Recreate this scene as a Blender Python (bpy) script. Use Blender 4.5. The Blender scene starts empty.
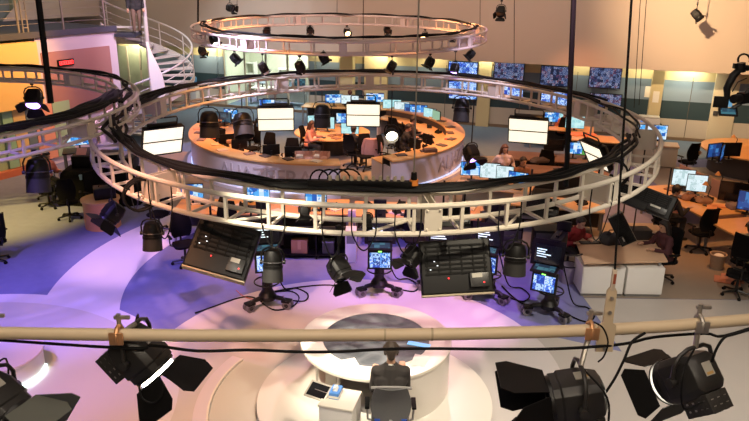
import bpy, bmesh, math, random
from mathutils import Vector as V, Matrix, Euler, noise
random.seed(11)
sc = bpy.context.scene
col = sc.collection
PI = math.pi
def rad(a): return a * PI / 180
def T(x, y=0, z=0): return Matrix.Translation((x, y, z))
def RX(a): return Matrix.Rotation(rad(a), 4, 'X')
def RY(a): return Matrix.Rotation(rad(a), 4, 'Y')
def RZ(a): return Matrix.Rotation(rad(a), 4, 'Z')
# ---------------------------------------------------------------- camera
F = 700.0
CAM = V((0, 0, 6.2))
CM = (Matrix.Rotation(rad(90 - 19.3), 4, 'X') @ Matrix.Rotation(rad(0.8), 4, 'Z'))
cam_d = bpy.data.cameras.new('camera')
cam = bpy.data.objects.new('camera', cam_d)
col.objects.link(cam)
cam_d.sensor_width = 36
cam_d.lens = F / 749 * 36
cam_d.clip_start = 0.05
cam.matrix_world = Matrix.Translation(CAM) @ CM
sc.camera = cam
CI = CM.inverted()
def ray(px, py): return (CM.to_3x3() @ V(((px - 374.5) / F, -(py - 210.5) / F, -1)))
def Pz(px, py, z):
    d = ray(px, py); t = (z - CAM.z) / d.z
    return CAM + d * t
def PY(px, py, Y):
    d = ray(px, py); return CAM + d * (Y / d.y)
def proj(p):
    q = CI @ (V(p) - CAM)
    return (374.5 + F * q.x / -q.z, 210.5 - F * q.y / -q.z)
# ---------------------------------------------------------------- materials
MATS = {}
def mat(name, c, rough=0.5, metal=0.0, emit=None, es=1.0, var=0.0, vs=8.0, bump=0.0, spec=None, trans=0.0, alpha=1.0):
    if name in MATS: return MATS[name]
    m = bpy.data.materials.new(name); m.use_nodes = True
    nt = m.node_tree; b = nt.nodes['Principled BSDF']
    b.inputs['Base Color'].default_value = (*c, 1)
    b.inputs['Roughness'].default_value = rough
    b.inputs['Metallic'].default_value = metal
    if spec is not None: b.inputs['Specular IOR Level'].default_value = spec
    if trans: b.inputs['Transmission Weight'].default_value = trans
    if alpha < 1: b.inputs['Alpha'].default_value = alpha
    if emit:
        b.inputs['Emission Color'].default_value = (*emit, 1); b.inputs['Emission Strength'].default_value = es
    if var or bump:
        tc = nt.nodes.new('ShaderNodeTexCoord'); n = nt.nodes.new('ShaderNodeTexNoise')
        n.inputs['Scale'].default_value = vs; n.inputs['Detail'].default_value = 4
        nt.links.new(tc.outputs['Object'], n.inputs['Vector'])
        if var:
            r = nt.nodes.new('ShaderNodeMix'); r.data_type = 'RGBA'
            r.inputs[6].default_value = (*[max(0, x * (1 - var)) for x in c], 1)
            r.inputs[7].default_value = (*[min(1, x * (1 + var)) for x in c], 1)
            nt.links.new(n.outputs['Fac'], r.inputs[0]); nt.links.new(r.outputs[2], b.inputs['Base Color'])
        if bump:
            bp = nt.nodes.new('ShaderNodeBump'); bp.inputs['Strength'].default_value = bump
            nt.links.new(n.outputs['Fac'], bp.inputs['Height']); nt.links.new(bp.outputs['Normal'], b.inputs['Normal'])
    MATS[name] = m
    return m
def screen_mat(name, cols, sx, sy, es=1.0, contrast=0.5, mortar=(0.01, 0.01, 0.02), ms=0.02):
    """a lit display: a grid of picture tiles whose colours come from noise"""
    if name in MATS: return MATS[name]
    m = bpy.data.materials.new(name); m.use_nodes = True
    nt = m.node_tree; b = nt.nodes['Principled BSDF']
    L = nt.links.new
    tc = nt.nodes.new('ShaderNodeTexCoord')
    mp = nt.nodes.new('ShaderNodeMapping'); mp.inputs['Rotation'].default_value = (rad(90), 0, 0)
    L(tc.outputs['Object'], mp.inputs['Vector'])
    oi = nt.nodes.new('ShaderNodeObjectInfo')
    ad = nt.nodes.new('ShaderNodeVectorMath'); ad.operation = 'ADD'
    L(tc.outputs['Object'], ad.inputs[0])
    mu = nt.nodes.new('ShaderNodeMath'); mu.operation = 'MULTIPLY'; mu.inputs[1].default_value = 37.0
    L(oi.outputs['Random'], mu.inputs[0]); L(mu.outputs[0], ad.inputs[1])
    vo = nt.nodes.new('ShaderNodeTexVoronoi'); vo.distance = 'CHEBYCHEV'; vo.inputs['Scale'].default_value = sx; vo.inputs['Randomness'].default_value = 0.0
    L(ad.outputs[0], vo.inputs['Vector'])
    n = nt.nodes.new('ShaderNodeTexNoise'); n.inputs['Scale'].default_value = sy; n.inputs['Detail'].default_value = 2
    L(ad.outputs[0], n.inputs['Vector'])
    sep = nt.nodes.new('ShaderNodeSeparateColor'); L(vo.outputs['Color'], sep.inputs[0])
    mx = nt.nodes.new('ShaderNodeMath'); mx.operation = 'MULTIPLY_ADD'
    L(n.outputs['Fac'], mx.inputs[0]); mx.inputs[1].default_value = contrast; L(sep.outputs[0], mx.inputs[2])
    sb = nt.nodes.new('ShaderNodeMath'); sb.operation = 'SUBTRACT'; L(mx.outputs[0], sb.inputs[0]); sb.inputs[1].default_value = contrast * 0.5
    cr = nt.nodes.new('ShaderNodeValToRGB'); cr.color_ramp.interpolation = 'CONSTANT'
    el = cr.color_ramp.elements
    k = len(cols)
    el[0].position = 0; el[0].color = (*cols[0], 1); el[1].position = 1 / k; el[1].color = (*cols[1], 1)
    for i in range(2, k):
        e = el.new(i / k); e.color = (*cols[i], 1)
    L(sb.outputs[0], cr.inputs[0])
    b.inputs['Base Color'].default_value = (0.01, 0.01, 0.012, 1)
    b.inputs['Roughness'].default_value = 0.25
    L(cr.outputs[0], b.inputs['Emission Color']); b.inputs['Emission Strength'].default_value = es
    MATS[name] = m
    return m
# ---------------------------------------------------------------- mesh builder
class MB:
    def __init__(self, M=None):
        self.mi = 0; self.bm = bmesh.new(); self.M = M.copy() if M else Matrix.Identity(4)
    def v(self, p): return self.bm.verts.new(self.M @ V(p))
    def f(self, vs):
        try:
            q = self.bm.faces.new(vs); q.material_index = self.mi; return q
        except ValueError: return None
    def box(self, c, s, R=None, taper=1.0):
        R = R or Matrix.Identity(4); c = V(c); vs = []
        for z in (-1, 1):
            k = taper if z > 0 else 1
            for x, y in ((-1, -1), (1, -1), (1, 1), (-1, 1)):
                vs.append(self.v(c + (R @ V((x * s[0] / 2 * k, y * s[1] / 2 * k, z * s[2] / 2)))))
        for q in ((3, 2, 1, 0), (4, 5, 6, 7), (0, 1, 5, 4), (1, 2, 6, 5), (2, 3, 7, 6), (3, 0, 4, 7)): self.f([vs[i] for i in q])
        return self
    def rings(self, rs, caps=True, closed=False):
        """skin a list of rings (each a list of points, same count)"""
        R = [[self.v(p) for p in r] for r in rs]
        n = len(R[0])
        m = len(R)
        for i in range(m if closed else m - 1):
            a, b = R[i], R[(i + 1) % m]
            for j in range(n): self.f([a[j], a[(j + 1) % n], b[(j + 1) % n], b[j]])
        if caps and not closed:
            self.f(list(reversed(R[0]))); self.f(R[-1])
        return self
    def cone(self, p0, p1, r0, r1=None, n=12):
        r1 = r0 if r1 is None else r1
        return self.tube([p0, p1], [r0, r1], n)
    def tube(self, pts, r, n=8, closed=False):
        pts = [V(p) for p in pts]; m = len(pts); rs = []
        rr = r if isinstance(r, (list, tuple)) else [r] * m
        up = None
        for i, p in enumerate(pts):
            if closed: t = pts[(i + 1) % m] - pts[i - 1]
            else: t = pts[min(i + 1, m - 1)] - pts[max(i - 1, 0)]
            if t.length < 1e-9: t = V((0, 0, 1))
            t.normalize()
            if up is None:
                up = V((0, 0, 1)) if abs(t.z) < 0.9 else V((1, 0, 0))
            a = t.cross(up)
            if a.length < 1e-6: a = t.cross(V((0, 1, 0)))
            a.normalize(); b = a.cross(t).normalized(); up = b
            rs.append([p + (a * math.cos(2 * PI * k / n) + b * math.sin(2 * PI * k / n)) * rr[i] for k in range(n)])
        return self.rings([list(reversed(x)) for x in rs] if False else rs, True, closed)
    def lathe(self, prof, n=24, c=(0, 0, 0)):
        c = V(c); rs = []
        for r, z in prof:
            rs.append([c + V((max(r, 1e-4) * math.cos(2 * PI * k / n), max(r, 1e-4) * math.sin(2 * PI * k / n), z)) for k in range(n)])
        return self.rings(rs)
    def sector(self, c, r0, r1, z0, z1, a0, a1, n=48):
        """solid annular sector, angles in degrees"""
        full = abs(a1 - a0) >= 359.9
        rs = []
        for i in range(n if full else n + 1):
            a = rad(a0 + (a1 - a0) * i / n); ca, sa = math.cos(a), math.sin(a)
            rs.append([V((c[0] + r * ca, c[1] + r * sa, z)) for r, z in ((r0, z0), (r1, z0), (r1, z1), (r0, z1))])
        return self.rings(rs, True, full)
    def prism(self, pts, z0, z1):
        a = [self.v((x, y, z0)) for x, y in pts]; b = [self.v((x, y, z1)) for x, y in pts]
        n = len(pts)
        for i in range(n): self.f([a[i], a[(i + 1) % n], b[(i + 1) % n], b[i]])
        self.f(list(reversed(a))); self.f(b)
        return self
    def ball(self, c, r, s=(1, 1, 1), n=12):
        c = V(c); rs = []
        h = max(5, n // 2 + 1)
        for i in range(h + 1):
            t = PI * i / h; rr = max(math.sin(t), 0.02)
            rs.append([c + V((r * s[0] * rr * math.cos(2 * PI * k / n), r * s[1] * rr * math.sin(2 * PI * k / n), -r * s[2] * math.cos(t))) for k in range(n)])
        return self.rings(rs)
    def capsule(self, p0, p1, r0, r1, n=10):
        p0, p1 = V(p0), V(p1); t = p1 - p0
        if t.length < 1e-6: return self.ball(p0, r0, n=n)
        d = t.normalized(); pts, rr = [], []
        for k in (-0.98, -0.7, -0.35): pts.append(p0 + d * r0 * k); rr.append(r0 * math.sqrt(1 - k * k))
        pts.append(p0); rr.append(r0); pts.append(p1); rr.append(r1)
        for k in (0.35, 0.7, 0.98): pts.append(p1 + d * r1 * k); rr.append(r1 * math.sqrt(1 - k * k))
        return self.tube(pts, rr, n)
    def quad(self, a, b, c, d): self.f([self.v(a), self.v(b), self.v(c), self.v(d)]); return self
    def mesh(self, name, bevel=0.0, smooth=True, ang=38):
        bm = self.bm
        bmesh.ops.recalc_face_normals(bm, faces=bm.faces)
        if bevel:
            es = [e for e in bm.edges if len(e.link_faces) == 2 and e.calc_face_angle(0) > rad(40)]
            bmesh.ops.bevel(bm, geom=es, offset=bevel, segments=2, affect='EDGES', profile=0.6, clamp_overlap=True)
        me = bpy.data.meshes.new(name)
        bm.to_mesh(me); bm.free()
        if smooth:
            me.polygons.foreach_set('use_smooth', [True] * len(me.polygons))
            me.set_sharp_from_angle(angle=rad(ang))
        return me
    def build(self, name, m, parent=None, bevel=0.0, smooth=True, ang=38, label=None):
        me = self.mesh(name, bevel, smooth, ang)
        for q in (m if isinstance(m, (list, tuple)) else [m]): me.materials.append(q)
        o = bpy.data.objects.new(name, me); col.objects.link(o)
        if parent: o.parent = parent
        if label: o['label'] = label
        return o
def tag(o, label=None, cat=None, group=None, kind=None):
    if label: o['label'] = label
    if cat: o['category'] = cat
    if group: o['group'] = group
    if kind: o['kind'] = kind
    return o
def thing(name, label, cat, loc=(0, 0, 0), rz=0.0, group=None):
    o = bpy.data.objects.new(name, None); col.objects.link(o)
    o.empty_display_size = 0.1
    o.location = loc; o.rotation_euler = (0, 0, rad(rz))
    return tag(o, label, cat, group)
def struct(name, mb, m, bevel=0.0, **k):
    return tag(mb.build(name, m, None, bevel, **k), kind='structure')
def dup(root, loc=None, rz=None, label=None, group=None):
    def cp(o, par):
        c = o.copy(); col.objects.link(c); c.parent = par
        for ch in list(o.children): cp(ch, c)
        return c
    r = cp(root, None)
    if loc is not None: r.location = loc
    if rz is not None: r.rotation_euler = (0, 0, rad(rz))
    if label: r['label'] = label
    if group: r['group'] = group
    return r
def flow(pts, n=5):
    """a smooth curve through the points"""
    P = [V(p) for p in pts]; P = [P[0] * 2 - P[1]] + P + [P[-1] * 2 - P[-2]]; o = []
    for i in range(1, len(P) - 2):
        a, b, c, d = P[i - 1:i + 3]
        for j in range(n):
            t = j / n; o.append(0.5 * ((2 * b) + (c - a) * t + (2 * a - 5 * b + 4 * c - d) * t * t + (3 * b - a - 3 * c + d) * t ** 3))
    return o + [P[-2]]
# ---------------------------------------------------------------- palette
BLK = mat('black_paint', (0.005, 0.0046, 0.0045), 0.5, var=0.3, vs=20, spec=0.25)
BLKM = mat('black_metal', (0.011, 0.0105, 0.01), 0.38, 0.2)
BLKF = mat('black_fabric', (0.008, 0.0075, 0.008), 0.95, var=0.3, vs=60, bump=0.1, spec=0.1)
RUB = mat('black_rubber', (0.006, 0.006, 0.006), 0.65, spec=0.2)
GREY = mat('grey_plastic', (0.2, 0.2, 0.2), 0.5)
DGREY = mat('dark_grey_plastic', (0.05, 0.05, 0.052), 0.5)
STEEL = mat('brushed_steel', (0.55, 0.53, 0.5), 0.3, 0.9)
WHITE = mat('white_lacquer', (0.78, 0.76, 0.72), 0.35, var=0.03, vs=3)
WHITEP = mat('white_plastic', (0.75, 0.75, 0.74), 0.4)
TRUSS = mat('cream_truss_paint', (0.58, 0.52, 0.42), 0.45, var=0.06, vs=3)
POLE = mat('cream_pole_paint', (0.66, 0.52, 0.34), 0.4, var=0.05, vs=4)
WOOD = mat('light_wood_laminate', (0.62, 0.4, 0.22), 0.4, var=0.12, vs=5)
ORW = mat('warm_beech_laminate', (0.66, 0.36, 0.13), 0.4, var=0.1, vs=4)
BEIGE = mat('beige_panel', (0.5, 0.45, 0.36), 0.6)
PAPER = mat('white_paper', (0.8, 0.78, 0.72), 0.8)
ORANGE = mat('orange_tape', (0.8, 0.25, 0.04), 0.5)
COPPER = mat('copper_clamp', (0.8, 0.42, 0.2), 0.35, 0.7)
ALU = mat('aluminium_clamp', (0.5, 0.46, 0.4), 0.4, 0.8)
GLASS = mat('clear_glass', (0.95, 0.98, 0.97), 0.02, trans=1.0)
LENSD = mat('dark_lens_glass', (0.02, 0.02, 0.03), 0.08)
LEDR = mat('red_led', (0.1, 0, 0), 0.4, emit=(1, 0.03, 0.03), es=5)
LEDG = mat('green_tally_light', (0, 0.1, 0), 0.4, emit=(0.25, 1, 0.1), es=4)
LEDW = mat('white_led', (0.2, 0.2, 0.2), 0.4, emit=(0.9, 0.95, 1), es=2.5)
LAMPW = mat('lit_lamp_lens', (0.8, 0.8, 0.8), 0.3, emit=(1, 0.86, 0.62), es=14)
LAMPO = mat('warm_lit_lamp_lens', (0.8, 0.7, 0.5), 0.3, emit=(1, 0.6, 0.25), es=9)
LAMPP = mat('violet_lit_lamp_lens', (0.5, 0.4, 0.8), 0.3, emit=(0.45, 0.25, 1), es=7)
SOFT = mat('lit_fluorescent_panel', (0.9, 0.9, 0.8), 0.5, emit=(1, 0.9, 0.66), es=1.15)
S_BLUE = screen_mat('screen_blue_windows', [(0.02, 0.12, 0.5), (0.1, 0.45, 0.95), (0.55, 0.8, 1), (0.05, 0.3, 0.8), (0.8, 0.9, 1)], 9, 14, 1.0)
S_CYAN = screen_mat('screen_pale_cyan_text', [(0.35, 0.7, 0.75), (0.5, 0.85, 0.85), (0.6, 0.9, 0.9), (0.45, 0.8, 0.85)], 10, 30, 1.0, 0.8)
S_TEXT = screen_mat('screen_white_text', [(0.5, 0.68, 0.7), (0.75, 0.9, 0.95), (0.8, 0.95, 1), (0.7, 0.88, 0.92)], 14, 40, 1.0, 0.9)
S_DIM = screen_mat('screen_dim_teal', [(0.01, 0.03, 0.05), (0.03, 0.09, 0.13), (0.05, 0.16, 0.2), (0.02, 0.05, 0.08)], 10, 20, 1.0)
S_NAVY = screen_mat('screen_navy', [(0.01, 0.03, 0.12), (0.02, 0.08, 0.3), (0.05, 0.2, 0.5), (0.02, 0.05, 0.2)], 8, 16, 1.0)
S_TV = screen_mat('screen_multiview', [(0.01, 0.015, 0.04), (0.01, 0.02, 0.06), (0.03, 0.05, 0.16), (0.2, 0.26, 0.45), (0.02, 0.03, 0.1), (0.04, 0.07, 0.2), (0.3, 0.38, 0.55), (0.22, 0.05, 0.06), (0.02, 0.03, 0.1)], 9, 30, 0.9, 1.1)
S_TVB = screen_mat('screen_bright_blue_multiview', [(0.02, 0.06, 0.4), (0.08, 0.2, 0.75), (0.6, 0.75, 1), (0.1, 0.3, 0.8), (0.02, 0.05, 0.25), (0.4, 0.6, 1)], 7, 24, 1.2, 1.1)
S_OFF = mat('screen_off', (0.008, 0.008, 0.01), 0.15)
# ================================================================ SETTING
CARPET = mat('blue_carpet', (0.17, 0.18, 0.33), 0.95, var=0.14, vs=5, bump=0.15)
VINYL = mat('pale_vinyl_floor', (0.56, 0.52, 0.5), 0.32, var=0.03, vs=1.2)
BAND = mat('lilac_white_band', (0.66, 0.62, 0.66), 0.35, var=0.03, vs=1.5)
TAN = mat('tan_vinyl_floor', (0.26, 0.21, 0.165), 0.45, var=0.08, vs=2)
GREYV = mat('pale_grey_vinyl', (0.42, 0.39, 0.36), 0.4, var=0.05, vs=2)
BLUEF = mat('slate_blue_carpet', (0.13, 0.19, 0.28), 0.9, var=0.1, vs=5)
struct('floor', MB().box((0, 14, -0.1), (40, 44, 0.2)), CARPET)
SET_C = (-0.35, 9.9); RING_C = (0.12, 13.4)
# newsroom floor, tan
b = MB(); b.sector((-1.0, 26.0), 0.01, 9.6, 0, 0.004, 180, 360, 64); struct('floor_newsroom', b, TAN)
b = MB(); b.prism([(4.6, 2), (19, 2), (19, 12.6), (4.2, 12.6)], 0, 0.004); struct('floor_gallery_side', b, GREYV)
b = MB(); b.prism([(4.2, 12.62), (19, 12.62), (19, 22.5), (8.6, 22.5), (8.6, 17), (4.2, 17)], 0, 0.005); struct('floor_desk_side', b, TAN)
b = MB(); b.prism([(-16, 23.6), (19, 23.6), (19, 33), (-16, 33)], 0, 0.006); struct('floor_back_aisle', b, BLUEF)
# curved pale bands and the round set floors
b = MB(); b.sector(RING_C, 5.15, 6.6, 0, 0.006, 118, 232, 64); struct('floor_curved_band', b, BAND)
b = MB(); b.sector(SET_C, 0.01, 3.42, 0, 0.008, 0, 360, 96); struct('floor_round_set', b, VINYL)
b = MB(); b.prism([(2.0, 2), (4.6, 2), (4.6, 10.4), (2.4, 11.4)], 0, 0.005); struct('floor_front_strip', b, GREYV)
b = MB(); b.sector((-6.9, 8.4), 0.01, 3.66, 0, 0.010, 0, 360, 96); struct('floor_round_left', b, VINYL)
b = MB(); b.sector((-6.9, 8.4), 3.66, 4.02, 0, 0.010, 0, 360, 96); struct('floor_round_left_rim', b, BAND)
# ---- back wall, turned sixteen degrees: local x runs along it, local -y faces the room
WA = V((-7.4, 29.8, 0)); WROT = -16.1
WM = T(*WA) @ RZ(WROT); WI = WM.inverted()
def Wl(px, py, off):
    """local (x, z) where the view line meets the wall plane at local y = off"""
    o = WI @ CAM; d = WI.to_3x3() @ ray(px, py); t = (off - o.y) / d.y
    p = o + d * t; return p.x, p.z
PLAS = mat('cream_plaster', (0.5, 0.42, 0.35), 0.75, var=0.03, vs=1)
PBEI = mat('beige_wall_panel', (0.5, 0.45, 0.38), 0.6, var=0.03, vs=1)
PTEAL = mat('dark_teal_wall_panel', (0.018, 0.045, 0.06), 0.6)
PBLUE = mat('grey_blue_wall_panel', (0.2, 0.28, 0.38), 0.6)
PCRM = mat('cream_wall_panel', (0.6, 0.52, 0.3), 0.6)
SOF = Wl(430, 59, 0)[1]
struct('wall_back_upper', MB(WM).box((6, 0.15, (SOF + 8.6) / 2), (42, 0.3, 8.6 - SOF)), PLAS)
struct('trim_bulkhead', MB(WM).box((6, -0.03, 6.2), (42, 0.06, 0.12)), mat('cream_rail', (0.55, 0.44, 0.34), 0.6))
struct('ceiling_soffit', MB(WM).box((6, 1.25, SOF + 0.05), (42, 1.9, 0.1)), PLAS)
gx0 = Wl(224, 70, 2.0)[0]; gx1 = Wl(309, 70, 2.0)[0]
zt = [Wl(690, y, 2.0)[1] for y in (74, 81, 102, 120)]
def wallband(name, z0, z1, m, th=0.0):
    b = MB(WM)
    for x0, x1 in ((-14, gx0), (gx1, 27)):
        b.box(((x0 + x1) / 2, 2.1 - th / 2, (z0 + z1) / 2), (x1 - x0, 0.2 + th, z1 - z0))
    struct(name, b, m)
wallband('wall_back_lower', 0, zt[3], PBEI)
wallband('wall_back_teal', zt[3], zt[2], PTEAL)
wallband('wall_back_blue', zt[2], zt[1], PBLUE)
wallband('wall_back_top', zt[1], SOF + 0.4, PCRM)
struct('baseboard_back', MB(WM).box((8, 1.97, 0.06), (38, 0.05, 0.12)), mat('brown_baseboard', (0.2, 0.14, 0.09), 0.5))
def pil(n, px0, px1, d=0.35, m=PCRM):
    x0 = Wl(px0, 90, 1.7)[0]; x1 = Wl(px1, 90, 1.7)[0]
    struct('pillar_back_%d' % n, MB(WM).box(((x0 + x1) / 2, 2.0 - d / 2, SOF / 2), (x1 - x0, d, SOF)), m)
pil(1, 651, 663); pil(2, 340, 353); pil(3, 363, 386, 0.12); pil(4, 477, 490, 0.15)
# panel joints
b = MB(WM)
for px in (445, 520, 575, 606, 690, 735):
    x = Wl(px, 100, 2.0)[0]; b.box((x, 1.995, 1.2), (0.02, 0.02, 2.4))
struct('trim_panel_joints', b, mat('joint_shadow_gap', (0.1, 0.09, 0.08), 0.8))
x0, z0_ = Wl(118, 84, 1.93); x1, z1_ = Wl(151, 47, 1.93)
w2 = struct('window_2', MB(WM).box(((x0 + x1) / 2, 1.97, (z0_ + z1_) / 2), (x1 - x0, 0.04, z1_ - z0_)), mat('pale_green_glazed_panel', (0.4, 0.46, 0.34), 0.15, var=0.4, vs=1.5))
b = MB(WM)
for i in range(4): b.box((x0 + (x1 - x0) * i / 3, 1.94, (z0_ + z1_) / 2), (0.08, 0.06, z1_ - z0_))
b.build('window_frame', mat('pale_window_frame', (0.5, 0.46, 0.36), 0.5), w2)
# door on the right
x0, x1 = Wl(712, 100, 2.0)[0], Wl(737, 100, 2.0)[0]
d1 = struct('door_1', MB(WM).box(((x0 + x1) / 2, 1.96, SOF * 0.49), (x1 - x0, 0.08, SOF * 0.98)), mat('cream_door', (0.6, 0.54, 0.4), 0.45), 0.01)
bx, bz = Wl(714, 113, 1.9)
MB(WM).box((bx + 0.05, 1.88, bz), (0.16, 0.1, 0.16)).build('door_handle', DGREY, d1, 0.01)
# glass meeting room behind the back wall
gz0, gz1 = 0.02, SOF
GLW = mat('pale_green_room_wall', (0.55, 0.58, 0.47), 0.7, var=0.05, vs=2)
b = MB(WM); b.box(((gx0 + gx1) / 2, 5.2, 1.5), (gx1 - gx0 + 0.6, 0.1, 3.0))
b.box((gx0 - 0.3, 3.6, 1.5), (0.1, 3.2, 3.0)); b.box((gx1 + 0.3, 3.6, 1.5), (0.1, 3.2, 3.0))
struct('wall_meeting_room', b, GLW)
struct('ceiling_meeting_room', MB(WM).box(((gx0 + gx1) / 2, 3.7, SOF + 0.08), (gx1 - gx0 + 0.6, 3.0, 0.1)), WHITEP)
w1 = struct('window_1', MB(WM).box(((gx0 + gx1) / 2, 2.05, SOF / 2), (gx1 - gx0, 0.012, SOF)), GLASS)
b = MB(WM)
for k in range(5):
    x = gx0 + (gx1 - gx0) * k / 4; b.box((x, 2.05, SOF / 2), (0.07, 0.1, SOF))
b.box(((gx0 + gx1) / 2, 2.05, SOF - 0.04), (gx1 - gx0, 0.1, 0.08))
b.build('window_frame', mat('pale_window_frame', (0.5, 0.46, 0.36), 0.5), w1)
# ceiling, side and gallery walls
struct('ceiling', MB().box((0, 14, 8.7), (40, 44, 0.2)), mat('grey_ceiling', (0.2, 0.18, 0.17), 0.9))
struct('wall_right', MB().box((19.2, 12, 4.3), (0.2, 36, 8.6)), PLAS)
struct('wall_left', MB().box((-19.5, 14, 4.3), (0.2, 44, 8.6)), mat('dark_left_wall', (0.2, 0.18, 0.17), 0.8))
struct('wall_front', MB().box((0, -2.2, 4.3), (40, 0.2, 8.6)), PLAS)
# ---- left two-storey facade with the gallery deck
LA = Pz(22, 38.5, 4.0); LB = Pz(115, 30.5, 4.0)
LD = (LB - LA); LL = LD.length; LYAW = math.degrees(math.atan2(LD.y, LD.x))
LM = T(LA.x, LA.y, 0) @ RZ(LYAW); LI = LM.inverted()
def Ll(px, py, off=0.0):
    o = LI @ CAM; d = LI.to_3x3() @ ray(px, py); t = (off - o.y) / d.y
    p = o + d * t; return p.x, p.z
WLIL = mat('lilac_lit_wall', (0.62, 0.52, 0.62), 0.6)  # lilac of the purple light is put into the wall colour
WSAL = mat('salmon_panel', (0.36, 0.17, 0.16), 0.6)
WORA = mat('orange_lit_wall', (0.8, 0.5, 0.2), 0.6)  # orange gel light is put into the wall colour
struct('wall_facade', MB(LM).box((LL / 2 + 0.2, 0.15, 2.0), (LL - 0.4, 0.3, 4.0)), WLIL)
sx0, sz1 = Ll(40, 53); sx1, _ = Ll(109, 50); _, sz0 = Ll(80, 84)
struct('trim_salmon_panel', MB(LM).box(((sx0 + sx1) / 2, -0.02, (sz1 + 1.4) / 2), (sx1 - sx0, 0.06, sz1 - 1.4)), WSAL, 0.01)
ox1, _ = Ll(37.5, 50, -0.25)
struct('wall_orange_lit', MB(LM).box((ox1 - 3.2, -0.1, 2.95), (6.4, 0.3, 1.9)), WORA)
b = MB(LM)
for i, (w, c) in enumerate(((0, 0),)): pass
px = [0, 11, 24, 33, 52, 70]
cs = [(0.25, 0.42, 0.32), (0.6, 0.4, 0.18), (0.12, 0.16, 0.2), (0.65, 0.28, 0.2), (0.3, 0.42, 0.28)]  # green and blue light on pale panels is put into these colours
nm = ['green', 'amber', 'slate', 'coral', 'sage']
struct('wall_orange_lower', MB(LM).box((ox1 - 3.4, 0.1, 1.0), (6.0, 0.2, 2.0)), mat('sage_panel', (0.3, 0.4, 0.28), 0.6))
for i in range(5):
    a = Ll(px[i], 110, -0.05)[0]; c = Ll(px[i + 1], 110, -0.05)[0]
    struct('trim_panel_%s' % nm[i], MB(LM).box(((a + c) / 2, -0.04, 1.1), (c - a - 0.02, 0.08, 1.75)), mat(nm[i] + '_facade_panel', cs[i], 0.55))
struct('baseboard_facade', MB(LM).box((ox1 - 3.2, -0.1, 0.1), (6.4, 0.2, 0.2)), mat('red_lit_kick_strip', (0.5, 0.14, 0.08), 0.5))  # red light along the wall base is put into the strip colour
DECK = mat('dark_deck_edge', (0.03, 0.033, 0.055), 0.7)
struct('floor_gallery_deck', MB(LM).box((LL / 2 - 4, 4.0, 4.06), (LL + 8, 8.1, 0.16)), DECK)
struct('trim_gallery_edge', MB(LM).box((LL / 2 - 4, -0.07, 4.08), (LL + 8, 0.06, 0.18)), mat('violet_grey_edge', (0.06, 0.06, 0.09), 0.6))
OLV = mat('olive_grey_wall', (0.2, 0.19, 0.14), 0.8, var=0.1, vs=1)
struct('wall_gallery', MB(LM).box((LL / 2 - 3, 5.0, 6.3), (LL + 9, 0.2, 4.6)), OLV)
b = MB(LM)
for x, w in ((0.2, 0.5), (3.0, 0.35), (-2.2, 0.3)): b.box((x, 4.7, 6.2), (w, 0.5, 4.2))
struct('pillar_gallery', b, mat('grey_green_pillar', (0.3, 0.32, 0.24), 0.7))
struct('wall_gallery_plinth', MB(LM).box((LL / 2 - 3, 4.8, 4.5), (LL + 8, 0.25, 0.75)), mat('grey_blue_plinth', (0.16, 0.19, 0.2), 0.7))
# light grey sloping stair wall behind the gallery
b = MB(LM @ T(0, 4.4, 4.15)); b.bm.faces.new([b.v(p) for p in ((2.3, 0, 0), (6.4, 0, 0), (6.4, 0, 3.0), (5.2, 0, 2.6))])
r = bmesh.ops.extrude_face_region(b.bm, geom=list(b.bm.faces))
bmesh.ops.translate(b.bm, verts=[g for g in r['geom'] if isinstance(g, bmesh.types.BMVert)], vec=(0.0, 0.25, 0))
struct('wall_gallery_ramp', b, mat('pale_plaster_ramp', (0.45, 0.38, 0.33), 0.7))
# curved white screen on the gallery, far left
b = MB(LM @ T(-1.9, 1.5, 4.15)); rs = []
for i in range(9):
    t = i / 8; x = 1.4 * math.sin(t * PI * 0.55); z = 2.4 * math.cos(t * PI * 0.5)
    w = 0.42
    rs.append([V((x, 0, z)), V((x + w, 0, z)), V((x + w, 0.12, z)), V((x, 0.12, z))])
b.rings(rs)
o = b.build('curved_screen', mat('cream_curved_screen', (0.55, 0.47, 0.4), 0.6)); tag(o, 'cream arched band standing behind the gallery rail at far left', 'sculpture')
# red LED clock on the salmon panel
cx, cz = Ll(66, 62.5, -0.1); cw = abs(Ll(74, 62, -0.1)[0] - Ll(58, 62, -0.1)[0])
k = thing('led_clock', 'long black display with red digits on the salmon wall panel', 'clock', LM @ V((cx, -0.08, cz)), LYAW)
MB().box((0, 0, 0), (cw, 0.07, 0.2)).build('clock_case', BLK, k, 0.01)
def seg7(b, x, z, w, h, ch):
    S = {'0': 'abcdef', '1': 'bc', '2': 'abged', '3': 'abgcd', '4': 'fgbc', '8': 'abcdefg', '5': 'afgcd'}[ch]; t = h * 0.16
    P = {'a': (0, h / 2, w, t), 'd': (0, -h / 2, w, t), 'g': (0, 0, w, t), 'b': (w / 2, h / 4, t, h / 2), 'c': (w / 2, -h / 4, t, h / 2), 'f': (-w / 2, h / 4, t, h / 2), 'e': (-w / 2, -h / 4, t, h / 2)}
    for s in S: b.box((x + P[s][0], -0.038, z + P[s][1]), (P[s][2], 0.01, P[s][3]))
b = MB()
for i, ch in enumerate('808080'): seg7(b, cw * (-0.36 + 0.145 * i), 0, 0.06, 0.1, ch)
b.build('digits', LEDR, k)
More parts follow.
